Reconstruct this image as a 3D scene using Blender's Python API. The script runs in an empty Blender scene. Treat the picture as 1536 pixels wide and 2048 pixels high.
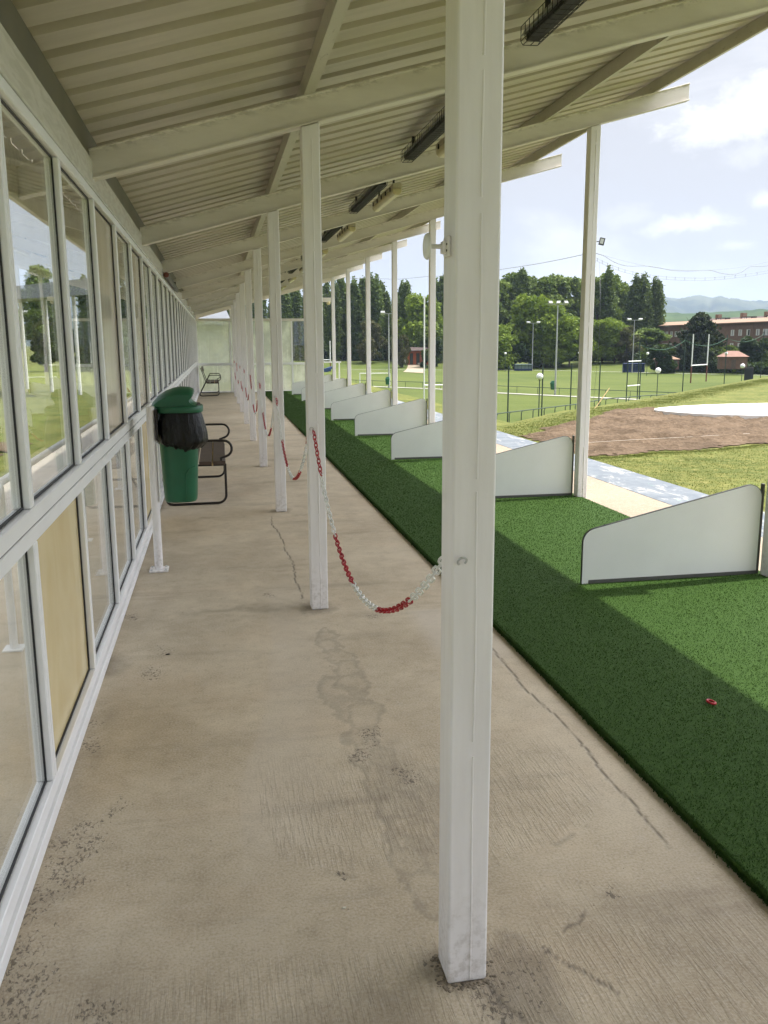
import bpy, bmesh, math, random
import numpy as np
from mathutils import Vector, Matrix, Quaternion
random.seed(7); RNG = np.random.default_rng(7)
S = bpy.context.scene
COL = S.collection
R = math.radians

# ------------------------------------------------------------------ layout (metres)
Y0, D = 1.8176, 3.1402          # front face of the first post, bay length
XI, XO, XW = 0.55, 3.58, -0.60  # post rows and the glass wall
PW = 0.10
SL = 0.2746                     # roof slope
def zr(x): return 2.4109 + SL * (x + 0.5994)   # underside of the rafters
FIELD = -5.5
EYE = Vector((0, 0, 1.5595))
F_PX, PITCH, YAW, ROLL = 1730.0, R(-11.0029), R(10.7655), R(-0.3081)

def cam_axes():
    f = Vector((math.sin(YAW) * math.cos(PITCH), math.cos(YAW) * math.cos(PITCH), math.sin(PITCH)))
    r = Vector((math.cos(YAW), -math.sin(YAW), 0)); u = r.cross(f)
    r2 = r * math.cos(ROLL) + u * math.sin(ROLL); u2 = -r * math.sin(ROLL) + u * math.cos(ROLL)
    return f, r2, u2
CF, CR, CU = cam_axes()
def sight(px, py): return CF + CR * ((px - 768) / F_PX) - CU * ((py - 1024) / F_PX)
def at(px, py, dist):            # world point seen at that place of the photograph, 'dist' metres ahead
    return EYE + sight(px, py) * dist
def on_z(px, py, z):
    d = sight(px, py); return EYE + d * ((z - EYE.z) / d.z)
def ground_at(px, dist, z=FIELD):  # a point at ground height z under picture column px
    p = at(px, 690, dist); return Vector((p.x, p.y, z))

# ------------------------------------------------------------------ materials
class NT:
    def __init__(s, name):
        s.m = bpy.data.materials.new(name); s.m.use_nodes = True
        s.t = s.m.node_tree; s.t.nodes.clear(); s.out = s.n('ShaderNodeOutputMaterial')
    def n(s, typ, **kw):
        nd = s.t.nodes.new(typ)
        for k, v in kw.items(): setattr(nd, k, v)
        return nd
    def put(s, inp, v):
        if hasattr(v, 'is_output') or isinstance(v, bpy.types.NodeSocket): s.t.links.new(v, inp)
        elif isinstance(v, (tuple, list)) and len(v) == 3 and inp.type == 'RGBA': inp.default_value = (*v, 1)
        else: inp.default_value = v
    def math(s, op, a, b=0.0, c=None, clamp=False):
        nd = s.n('ShaderNodeMath', operation=op); nd.use_clamp = clamp
        s.put(nd.inputs[0], a); s.put(nd.inputs[1], b)
        if c is not None: s.put(nd.inputs[2], c)
        return nd.outputs[0]
    def mix(s, f, a, b, blend='MIX'):
        nd = s.n('ShaderNodeMix', data_type='RGBA', blend_type=blend)
        s.put(nd.inputs[0], f); s.put(nd.inputs[6], a); s.put(nd.inputs[7], b); return nd.outputs[2]
    def noise(s, vec, scale, detail=4, rough=.55, dist=0.0):
        nd = s.n('ShaderNodeTexNoise'); s.put(nd.inputs['Vector'], vec); s.put(nd.inputs['Scale'], scale)
        nd.inputs['Detail'].default_value = detail; nd.inputs['Roughness'].default_value = rough
        nd.inputs['Distortion'].default_value = dist; return nd.outputs[0]
    def voronoi(s, vec, scale, out=0, feature='F1'):
        nd = s.n('ShaderNodeTexVoronoi', feature=feature); s.put(nd.inputs['Vector'], vec); nd.inputs['Scale'].default_value = scale
        return nd.outputs[out]
    def step(s, v, a, b):
        nd = s.n('ShaderNodeMapRange', interpolation_type='SMOOTHSTEP'); s.put(nd.inputs[0], v)
        nd.inputs[1].default_value = a; nd.inputs[2].default_value = b; return nd.outputs[0]
    def pos(s): return s.n('ShaderNodeNewGeometry').outputs['Position']
    def obj(s): return s.n('ShaderNodeTexCoord').outputs['Object']
    def scaled(s, vec, k):
        nd = s.n('ShaderNodeMapping'); s.put(nd.inputs[0], vec); nd.inputs[3].default_value = k; return nd.outputs[0]
    def xyz(s, vec):
        nd = s.n('ShaderNodeSeparateXYZ'); s.put(nd.inputs[0], vec); return nd.outputs
    def attr(s, name): return s.n('ShaderNodeAttribute', attribute_name=name).outputs['Fac']
    def bump(s, h, strength=.3, dist=.01):
        nd = s.n('ShaderNodeBump'); nd.inputs['Strength'].default_value = strength; nd.inputs['Distance'].default_value = dist
        s.put(nd.inputs['Height'], h); return nd.outputs[0]
    def pbr(s, col, rough=.5, metal=0.0, normal=None, spec=.5, **kw):
        nd = s.n('ShaderNodeBsdfPrincipled'); s.put(nd.inputs['Base Color'], col); s.put(nd.inputs['Roughness'], rough)
        s.put(nd.inputs['Metallic'], metal); s.put(nd.inputs['Specular IOR Level'], spec)
        if normal is not None: s.put(nd.inputs['Normal'], normal)
        for k, v in kw.items(): s.put(nd.inputs[k], v)
        return nd.outputs[0]
    def done(s, sh): s.t.links.new(sh, s.out.inputs[0]); return s.m

M = {}
def simple(name, col, rough=.5, metal=0.0, var=.12, scale=6.0, bump=0.0, bscale=60, spec=.5, dirt=None, dirt_amt=.0):
    t = NT(name); p = t.obj(); nz = t.noise(p, scale, 5)
    dark = tuple(c * (1 - var) for c in col); lite = tuple(min(1, c * (1 + var * .6)) for c in col)
    c = t.mix(t.step(nz, .3, .7), dark, lite)
    if dirt:
        d = t.step(t.noise(p, scale * 2.3, 8, .7), .62 - dirt_amt, .78)
        c = t.mix(t.math('MULTIPLY', d, .6), c, dirt)
    nrm = t.bump(t.noise(p, bscale, 4), bump, .004) if bump else None
    M[name] = t.done(t.pbr(c, t.math('ADD', rough - .05, t.math('MULTIPLY', nz, .1)), metal, nrm, spec)); return M[name]

def post_paint():
    t = NT('post_paint'); p = t.pos()
    w = t.noise(t.scaled(p, (9, 9, 1.2)), 3, 5); fine = t.noise(p, 55, 4)
    c = t.mix(t.step(w, .3, .72), (.83, .80, .785), (.88, .855, .845))
    z = t.xyz(p)[2]
    low = t.math('MULTIPLY', t.step(z, .35, 0), t.step(t.noise(p, 40, 6, .7), .42, .7))
    c = t.mix(t.math('MULTIPLY', low, .45), c, (.33, .28, .22))
    scuff = t.step(t.noise(t.scaled(p, (30, 30, 9)), 4, 8, .75), .70, .80)
    c = t.mix(t.math('MULTIPLY', scuff, .22), c, (.48, .43, .37))
    M['post_paint'] = t.done(t.pbr(c, .38, 0, t.bump(t.math('ADD', t.math('MULTIPLY', w, .6), t.math('MULTIPLY', fine, .25)), .16, .006)))
post_paint()

def beam_paint():
    t = NT('beam_paint'); p = t.pos()
    w = t.noise(t.scaled(p, (.8, 3, 3)), 2.5, 6, .62)
    c = t.mix(t.step(w, .3, .72), (.70, .655, .575), (.80, .755, .68))
    st = t.step(t.noise(t.scaled(p, (2, 9, 14)), 3, 7, .7), .63, .76)
    c = t.mix(t.math('MULTIPLY', st, .38), c, (.30, .25, .17)); X, Y, Z = t.xyz(p); up = t.math('SUBTRACT', Z, t.math('MULTIPLY_ADD', X, SL, 2.4109 + SL * .5994))
    edge = t.math('MULTIPLY', t.step(up, .105, .15), t.step(t.noise(t.scaled(p, (3, 8, 8)), 4, 8, .72), .46, .60)); c = t.mix(t.math('MULTIPLY', edge, .42), c, (.22, .185, .13))
    M['beam_paint'] = t.done(t.pbr(c, .5, 0, t.bump(t.noise(p, 45, 4), .15, .004)))
beam_paint()
def sheet_paint():
    t = NT('sheet_paint'); p = t.pos()
    w = t.noise(t.scaled(p, (.5, 5, 1)), 2.2, 6, .6)
    c = t.mix(t.step(w, .3, .72), (.535, .485, .40), (.63, .575, .485))
    grain = t.noise(t.scaled(p, (14, 90, 14)), 1.6, 4)
    c = t.mix(t.math('MULTIPLY', grain, .25), c, (.36, .33, .25))
    st = t.step(t.noise(t.scaled(p, (1.5, 3, 1)), 1.5, 8, .7), .60, .78)
    c = t.mix(t.math('MULTIPLY', st, .3), c, (.30, .26, .18))
    M['sheet_paint'] = t.done(t.pbr(c, .45, 0, t.bump(grain, .05, .003)))
sheet_paint()
def purlin_paint():
    t = NT('purlin_paint'); p = t.pos()
    c = t.mix(t.noise(p, 5, 5), (.47, .44, .35), (.60, .57, .47))
    rust = t.step(t.noise(t.scaled(p, (14, 4, 14)), 2.5, 8, .7), .58, .72)
    c = t.mix(t.math('MULTIPLY', rust, .8), c, (.15, .115, .08))
    M['purlin_paint'] = t.done(t.pbr(c, .5))
purlin_paint()
simple('frame_white', (.87, .87, .86), .42, var=.03, scale=3, dirt=(.74, .71, .65), dirt_amt=-.05)
def fascia():
    t = NT('fascia_paint'); p = t.pos()
    g = t.noise(t.scaled(p, (1, 1.2, 7)), 3, 4, .5, 1.6)
    c = t.mix(t.step(g, .35, .65), (.66, .64, .58), (.76, .745, .69))
    M['fascia_paint'] = t.done(t.pbr(c, .22, 0, t.bump(t.noise(t.scaled(p, (1, .8, 3)), 2, 3), .12, .03)))
fascia()
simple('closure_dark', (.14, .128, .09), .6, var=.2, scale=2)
simple('gasket_black', (.02, .02, .022), .6)
simple('groove_dark', (.10, .10, .10), .6)

def glass(name, tint=(.965, .98, .97), film=0.0):
    t = NT(name); g = t.n('ShaderNodeNewGeometry')
    dt = t.n('ShaderNodeVectorMath', operation='DOT_PRODUCT'); t.put(dt.inputs[0], g.outputs['Normal']); t.put(dt.inputs[1], g.outputs['Incoming'])
    c = t.math('ABSOLUTE', dt.outputs['Value'])
    fr = t.math('MULTIPLY_ADD', t.math('POWER', t.math('SUBTRACT', 1.0, c), 5.0), .60, .04, clamp=True)
    tr = t.n('ShaderNodeBsdfTransparent'); tr.inputs[0].default_value = (*tint, 1)
    gl = t.n('ShaderNodeBsdfGlossy'); gl.inputs['Roughness'].default_value = 0.0; gl.inputs[0].default_value = (1, 1, 1, 1)
    t.put(gl.inputs['Normal'], t.bump(t.noise(g.outputs['Position'], 1.6, 2), .02, .02))
    base = tr.outputs[0]
    if film:
        df = t.n('ShaderNodeBsdfDiffuse'); df.inputs[0].default_value = (.75, .76, .72, 1)
        m0 = t.n('ShaderNodeMixShader'); t.put(m0.inputs[0], t.math('MULTIPLY', t.step(t.noise(g.outputs['Position'], 5, 7, .7), .35, .75), film))
        t.t.links.new(base, m0.inputs[1]); t.t.links.new(df.outputs[0], m0.inputs[2]); base = m0.outputs[0]
    mx = t.n('ShaderNodeMixShader'); t.put(mx.inputs[0], fr); t.t.links.new(base, mx.inputs[1]); t.t.links.new(gl.outputs[0], mx.inputs[2])
    M[name] = t.done(mx.outputs[0])
glass('glass', film=.07)
def frosted():
    t = NT('frosted_sheet'); p = t.pos()
    n1 = t.noise(p, 1.7, 6, .6); z = t.xyz(p)[2]
    run = t.step(t.noise(t.scaled(p, (9, 1, .6)), 1.5, 5), .55, .75)
    tr = t.n('ShaderNodeBsdfRefraction'); tr.inputs['IOR'].default_value = 1.02; tr.inputs['Roughness'].default_value = .22
    tr.inputs[0].default_value = (.92, .96, .90, 1)
    tl = t.n('ShaderNodeBsdfTranslucent'); tl.inputs[0].default_value = (.92, .95, .84, 1)
    df = t.n('ShaderNodeBsdfDiffuse'); df.inputs[0].default_value = (.84, .86, .78, 1)
    a = t.n('ShaderNodeMixShader'); a.inputs[0].default_value = .45
    t.t.links.new(tl.outputs[0], a.inputs[1]); t.t.links.new(df.outputs[0], a.inputs[2])
    b = t.n('ShaderNodeMixShader'); t.put(b.inputs[0], t.math('MULTIPLY_ADD', t.step(t.math('ADD', n1, t.math('MULTIPLY', run, .2)), .38, .72), .40, .56))
    t.t.links.new(tr.outputs[0], b.inputs[1]); t.t.links.new(a.outputs[0], b.inputs[2])
    M['frosted_sheet'] = t.done(b.outputs[0])
frosted()
def panel(name, c1, c2, rough=.16):
    t = NT(name); p = t.pos()
    w = t.noise(t.scaled(p, (1, 2, .7)), 1.6, 5, .55, .8)
    c = t.mix(t.step(w, .3, .75), c1, c2)
    M[name] = t.done(t.pbr(c, rough, 0, t.bump(t.noise(p, 2.5, 2), .04, .02), .6))
panel('panel_yellow', (.70, .56, .28), (.80, .68, .40))
panel('panel_beige', (.56, .49, .37), (.66, .60, .48), .08)
panel('panel_white', (.70, .69, .65), (.80, .79, .76), .25)

def concrete(name, floor=False, base=((.415, .34, .232), (.645, .555, .41))):
    t = NT(name); p = t.pos()
    big = t.noise(p, .9, 5, .6); med = t.noise(p, 4.5, 7, .62, .3); fine = t.noise(p, 120, 3, .6); drag = t.noise(t.scaled(p, (10, 1.6, 1)), 3, 5, .6)
    huge = t.noise(t.scaled(p, (1, .6, 1)), .55, 4, .5); v = t.math('ADD', t.math('MULTIPLY', big, .40), t.math('ADD', t.math('MULTIPLY', med, .35), t.math('MULTIPLY', huge, .25)))
    c = t.mix(t.step(v, .33, .66), base[0], base[1])
    mot = t.noise(p, 17, 6, .68); c = t.mix(t.math('MULTIPLY', t.step(mot, .50, .72), .30), c, (base[0][0] * .62, base[0][1] * .58, base[0][2] * .55)); c = t.mix(t.math('MULTIPLY', t.step(mot, .48, .28), .24), c, (.66, .60, .52))
    spk = t.step(t.voronoi(p, 11), .045, .02); c = t.mix(t.math('MULTIPLY', spk, .7), c, (.12, .095, .07))
    pink = t.step(t.noise(t.scaled(p, (1, 1, 1)), 1.7, 4), .48, .7)
    c = t.mix(t.math('MULTIPLY', pink, .2), c, (base[1][0] * 1.02, base[1][1] * .90, base[1][2] * .80))
    c = t.mix(t.math('MULTIPLY', t.step(fine, .45, .70), .35), c, (.68, .61, .52)); c = t.mix(t.math('MULTIPLY', t.step(fine, .50, .30), .30), c, (.22, .175, .13))
    x = t.xyz(p)
    # brush streaks across the corridor and far stain bands
    band = t.step(t.noise(t.scaled(p, (.5, 2.6, 1)), 1.1, 6, .65), .54, .72)
    c = t.mix(t.math('MULTIPLY', band, .36), c, (.20, .16, .12))
    h = t.math('ADD', t.math('MULTIPLY', med, .6), t.math('MULTIPLY', fine, .35))
    pores = t.step(t.voronoi(p, 38), .10, .03)
    pm = t.math('MULTIPLY', pores, t.step(t.noise(p, 2.2, 3), .50, .62))
    if floor:
        a = t.attr('pits'); g = t.attr('grey'); pale = t.attr('pale'); dk = t.attr('dark'); rr = t.attr('rough')
        c = t.mix(t.math('MULTIPLY', pale, .55), c, (.60, .54, .46))
        gm = t.math('MULTIPLY', g, t.math('MULTIPLY_ADD', t.noise(p, 30, 5, .7), .8, .25))
        c = t.mix(t.math('MULTIPLY', gm, .75), c, (.21, .18, .14))
        c = t.mix(t.math('MULTIPLY', dk, .85), c, (.10, .08, .058))
        pn = t.step(t.math('ADD', t.noise(t.scaled(p, (1.3, .8, 1)), 66, 6, .66, .6), t.math('MULTIPLY', a, .17)), .67, .76)
        pn = t.math('MULTIPLY', pn, t.step(a, .05, .3))
        c = t.mix(t.math('MULTIPLY', pn, .7), c, (.075, .06, .045))
        # ridged trowel marks
        tr = t.noise(t.scaled(p, (85, 7, 1)), 1.2, 5)
        trm = t.math('MULTIPLY', rr, t.step(tr, .45, .62))
        c = t.mix(t.math('MULTIPLY', trm, .20), c, (.19, .155, .115))
        ck = t.attr('crack')
        c = t.mix(t.math('MULTIPLY', ck, .8), c, (.09, .075, .06))
        h = t.math('SUBTRACT', h, t.math('MULTIPLY', pn, .9)); h = t.math('SUBTRACT', h, t.math('MULTIPLY', ck, .8))
        h = t.math('ADD', h, t.math('MULTIPLY', trm, .5)); h = t.math('ADD', h, t.math('MULTIPLY', pale, .2))
    c = t.mix(t.math('MULTIPLY', pm, .75), c, (.10, .085, .065))
    h = t.math('SUBTRACT', h, t.math('MULTIPLY', pm, .7))
    M[name] = t.done(t.pbr(c, t.math('MULTIPLY_ADD', med, .25, .55), 0, t.bump(h, .5, .006), .35))
concrete('concrete_floor', True)
concrete('concrete_apron', False, ((.265, .21, .145), (.34, .28, .20)))
concrete('concrete_light', False, ((.30, .28, .245), (.40, .375, .33)))

def turf(name, blade=False):
    t = NT(name); p = t.pos()
    n1 = t.noise(p, 210, 3, .7); n2 = t.noise(p, 40, 4, .65); n3 = t.noise(p, 1.3, 4)
    v = t.math('ADD', t.math('MULTIPLY', n1, .6), t.math('MULTIPLY', n2, .4))
    c = t.mix(t.step(v, .25, .75), (.018, .050, .008), (.050, .106, .018))
    c = t.mix(t.math('MULTIPLY', t.step(n1, .62, .74), .3), c, (.12, .19, .045))
    c = t.mix(t.math('MULTIPLY', n3, .16), c, (.075, .115, .03))
    fleck = t.step(t.voronoi(p, 22), .055, .02)
    c = t.mix(t.math('MULTIPLY', fleck, .35), c, (.42, .45, .28))
    M[name] = t.done(t.pbr(c, .7, 0, t.bump(v, .6, .012), .1))
turf('turf')
def blades(name, c1, c2, c3, rough=.5, nscale=30):
    t = NT(name); p = t.pos(); tint = t.attr('tint')
    c = t.mix(tint, c1, c2); c = t.mix(t.math('MULTIPLY', t.step(t.noise(p, nscale, 4), .55, .75), .5), c, c3)
    sh = t.pbr(c, .65, 0, None, .12); tl = t.n('ShaderNodeBsdfTranslucent'); t.put(tl.inputs[0], c)
    mx = t.n('ShaderNodeMixShader'); mx.inputs[0].default_value = .25
    t.t.links.new(sh, mx.inputs[1]); t.t.links.new(tl.outputs[0], mx.inputs[2]); M[name] = t.done(mx.outputs[0])
blades('turf_blade', (.018, .048, .009), (.056, .112, .026), (.13, .18, .065))
blades('grass_blade', (.075, .11, .022), (.18, .20, .055), (.26, .24, .09), nscale=1.5)

def lawn():
    t = NT('lawn'); p = t.pos(); x, y, z = t.xyz(p)
    n1 = t.noise(p, 1.1, 6, .65, .4); n2 = t.noise(p, 9, 6, .7); n3 = t.noise(p, .03, 4); n4 = t.noise(t.scaled(p, (.12, .5, 1)), 1, 4)
    v = t.math('ADD', t.math('MULTIPLY', n1, .5), t.math('MULTIPLY', n2, .5))
    near = t.mix(t.step(v, .36, .64), (.075, .100, .020), (.185, .185, .05))
    near = t.mix(t.step(n2, .58, .72), near, (.27, .245, .095))
    near = t.mix(t.math('MULTIPLY', t.step(n1, .56, .70), .5), near, (.08, .15, .03))
    far = t.mix(t.step(t.math('ADD', t.math('MULTIPLY', n3, .6), t.math('MULTIPLY', n4, .4)), .35, .65), (.055, .083, .013), (.092, .118, .022))
    far = t.mix(t.math('MULTIPLY', t.step(n2, .45, .7), .35), far, (.145, .16, .045))
    stripe = t.noise(t.scaled(p, (.03, .004, 1)), 3, 2)
    far = t.mix(t.math('MULTIPLY', t.step(stripe, .5, .6), .25), far, (.112, .132, .034))
    c = t.mix(t.step(z, -1.2, -.1), far, near)
    M['lawn'] = t.done(t.pbr(c, .85, 0, t.bump(t.math('ADD', n2, t.noise(p, 60, 3)), .6, .03), .15))
lawn()
def dirt():
    t = NT('dirt'); p = t.pos()
    a = t.noise(p, 1.2, 6, .65); b = t.noise(p, 14, 7, .72); f = t.noise(t.scaled(p, (.6, 3.5, 1)), 1.6, 5, .6, .8)
    c = t.mix(t.step(t.math('ADD', t.math('MULTIPLY', a, .5), t.math('MULTIPLY', b, .5)), .34, .66), (.085, .061, .040), (.21, .153, .104))
    c = t.mix(t.math('MULTIPLY', t.step(f, .52, .68), .45), c, (.065, .045, .03))
    st = t.step(t.voronoi(p, 9), .12, .05)
    c = t.mix(t.math('MULTIPLY', st, .5), c, (.40, .33, .25))
    M['dirt'] = t.done(t.pbr(c, .95, 0, t.bump(b, .9, .05), .1))
dirt()
def painted_strip():
    t = NT('painted_strip'); p = t.pos()
    n1 = t.noise(t.scaled(p, (1.5, .55, 1)), 3.4, 9, .74, .35); n2 = t.noise(p, 3.1, 6, .7)
    c = t.mix(t.step(n2, .3, .7), (.135, .16, .19), (.20, .225, .25))
    c = t.mix(t.math('MULTIPLY', t.step(n1, .52, .60), .75), c, (.40, .40, .39))
    c = t.mix(t.math('MULTIPLY', t.step(t.noise(t.scaled(p, (2, .9, 1)), 2.7, 7, .7, 1), .66, .69), .9), c, (.16, .36, .24))
    c = t.mix(t.math('MULTIPLY', t.step(t.noise(p, 26, 5), .66, .75), .6), c, (.16, .15, .14))
    M['painted_strip'] = t.done(t.pbr(c, .8, 0, t.bump(n1, .3, .01), .2))
painted_strip()
simple('pad_white', (.82, .81, .77), .8, var=.05, scale=1.2, dirt=(.55, .50, .42), dirt_amt=.0)
simple('line_white', (.75, .75, .72), .8, var=.08)
simple('path_grey', (.36, .35, .31), .9, var=.15, scale=.5)
simple('divider_white', (.85, .85, .81), .33, var=.05, scale=1.6)
simple('trim_black', (.03, .03, .03), .45)
simple('channel_grey', (.13, .125, .115), .45, .4)
simple('plastic_red', (.40, .006, .016), .35, var=.1)
simple('plastic_white', (.80, .80, .76), .35, var=.06)
simple('bin_green', (.011, .112, .05), .42, var=.12, scale=4, bump=.12, bscale=160)
simple('bin_inside', (.015, .014, .013), .6)
def bagmat():
    t = NT('bag_black'); p = t.obj()
    M['bag_black'] = t.done(t.pbr((.004, .004, .004), .34, 0, t.bump(t.noise(t.scaled(p, (1, 1, .5)), 30, 5, .6, 1.2), .6, .02), .32))
bagmat()
simple('steel_dark', (.035, .03, .028), .4, .5)
simple('wood_dark', (.085, .058, .045), .55, var=.3, scale=8)
simple('wood_pale', (.55, .40, .19), .7, var=.2, scale=9)
simple('rope_white', (.70, .66, .56), .7)
simple('grey_metal', (.36, .36, .345), .45, .3, var=.12)
simple('wire_black', (.012, .012, .013), .5)
simple('lamp_housing', (.55, .50, .36), .5, var=.15)
simple('lamp_diffuser', (.66, .58, .33), .3, var=.1)
simple('zinc', (.62, .63, .63), .35, .6)
simple('pole_green', (.022, .045, .035), .5, .1)
simple('pole_grey', (.42, .43, .42), .45, .5, var=.1)
simple('globe_white', (.86, .86, .86), .2, var=.03)
simple('net_green', (.04, .12, .07), .8)
simple('cable_grey', (.22, .22, .24), .6)
simple('goal_white', (.80, .80, .78), .4, var=.04)
simple('pad_red', (.15, .045, .028), .6)
simple('dugout_blue', (.02, .05, .16), .35)
simple('dugout_clear', (.38, .47, .52), .15, var=.1)
simple('canvas_dark', (.022, .026, .032), .7, var=.3)
simple('flood_body', (.05, .05, .05), .5)
simple('flood_glass', (.62, .62, .58), .15)
simple('brick', (.215, .132, .095), .85, var=.16, scale=1.5)
simple('brick_dark', (.13, .075, .052), .85, var=.2, scale=1.5)  # darker brick of the rear houses and the huts
simple('tile_roof', (.29, .185, .12), .8, var=.2, scale=3)
simple('tile_dark', (.075, .052, .045), .8, var=.3, scale=1)
simple('shutter_white', (.70, .69, .65), .5, var=.06)
simple('pane_dark', (.03, .03, .035), .1)
simple('plaster_orange', (.36, .09, .035), .8, var=.12)
simple('roof_grey', (.15, .165, .18), .5, .2, var=.12, scale=2)
simple('bark', (.10, .075, .05), .9, var=.3, scale=3)
simple('bush_stem', (.06, .045, .03), .9)
simple('mortar', (.20, .165, .12), .95, var=.5, scale=40)
simple('debris', (.05, .038, .028), .9)
def hillmat(name, c1, c2, sc):
    t = NT(name); p = t.pos(); n = t.noise(p, sc, 7, .65)
    M[name] = t.done(t.pbr(t.mix(t.step(n, .38, .62), c1, c2), .95, 0, None, .05))
hillmat('hill_far', (.018, .032, .022), (.075, .085, .045), .0024)
hillmat('hill_near', (.035, .065, .026), (.06, .092, .036), .006)
def foliage(name, c1, c2, c3, trans=.3):
    t = NT(name); tint = t.attr('tint'); oi = t.n('ShaderNodeObjectInfo').outputs['Random']
    c = t.mix(tint, c1, c2); c = t.mix(t.math('MULTIPLY', oi, .45), c, c3)
    df = t.pbr(c, .6, 0, None, .2); tl = t.n('ShaderNodeBsdfTranslucent'); t.put(tl.inputs[0], t.mix(.5, c, (.16, .22, .03)))
    mx = t.n('ShaderNodeMixShader'); mx.inputs[0].default_value = trans
    t.t.links.new(df, mx.inputs[1]); t.t.links.new(tl.outputs[0], mx.inputs[2]); M[name] = t.done(mx.outputs[0])
foliage('leaf_poplar', (.030, .058, .014), (.125, .175, .045), (.08, .125, .028))
foliage('leaf_mid', (.055, .10, .018), (.21, .28, .055), (.12, .18, .034))
foliage('leaf_light', (.085, .145, .014), (.26, .34, .045), (.17, .25, .03), .4)
foliage('leaf_olive', (.055, .06, .025), (.12, .115, .05), (.10, .09, .04))
foliage('leaf_conifer', (.014, .028, .012), (.045, .065, .026), (.03, .042, .016), .1)
foliage('leaf_dark', (.014, .034, .010), (.04, .075, .02), (.03, .055, .015), .2)

# ------------------------------------------------------------------ object helpers
def tag(o, label=None, cat=None, group=None, kind=None):
    if label: o['label'] = label
    if cat: o['category'] = cat
    if group: o['group'] = group
    if kind: o['kind'] = kind
    return o
def thing(name, label, cat, loc=(0, 0, 0), group=None, rz=0):
    o = bpy.data.objects.new(name, None); COL.objects.link(o); o.empty_display_size = .1
    o.location = loc; o.rotation_euler[2] = rz
    return tag(o, label, cat, group)
def children(o): return [c for c in bpy.data.objects if c.parent == o]
def copy_tree(o, loc, label=None, rz=None, group=None, name=None):
    c = o.copy(); COL.objects.link(c); c.location = loc
    if rz is not None: c.rotation_euler[2] = rz
    if label: c['label'] = label
    if group: c['group'] = group
    for ch in list(o.children):
        d = ch.copy(); COL.objects.link(d); d.parent = c
        for g in list(ch.children):
            e = g.copy(); COL.objects.link(e); e.parent = d
    return c

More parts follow.
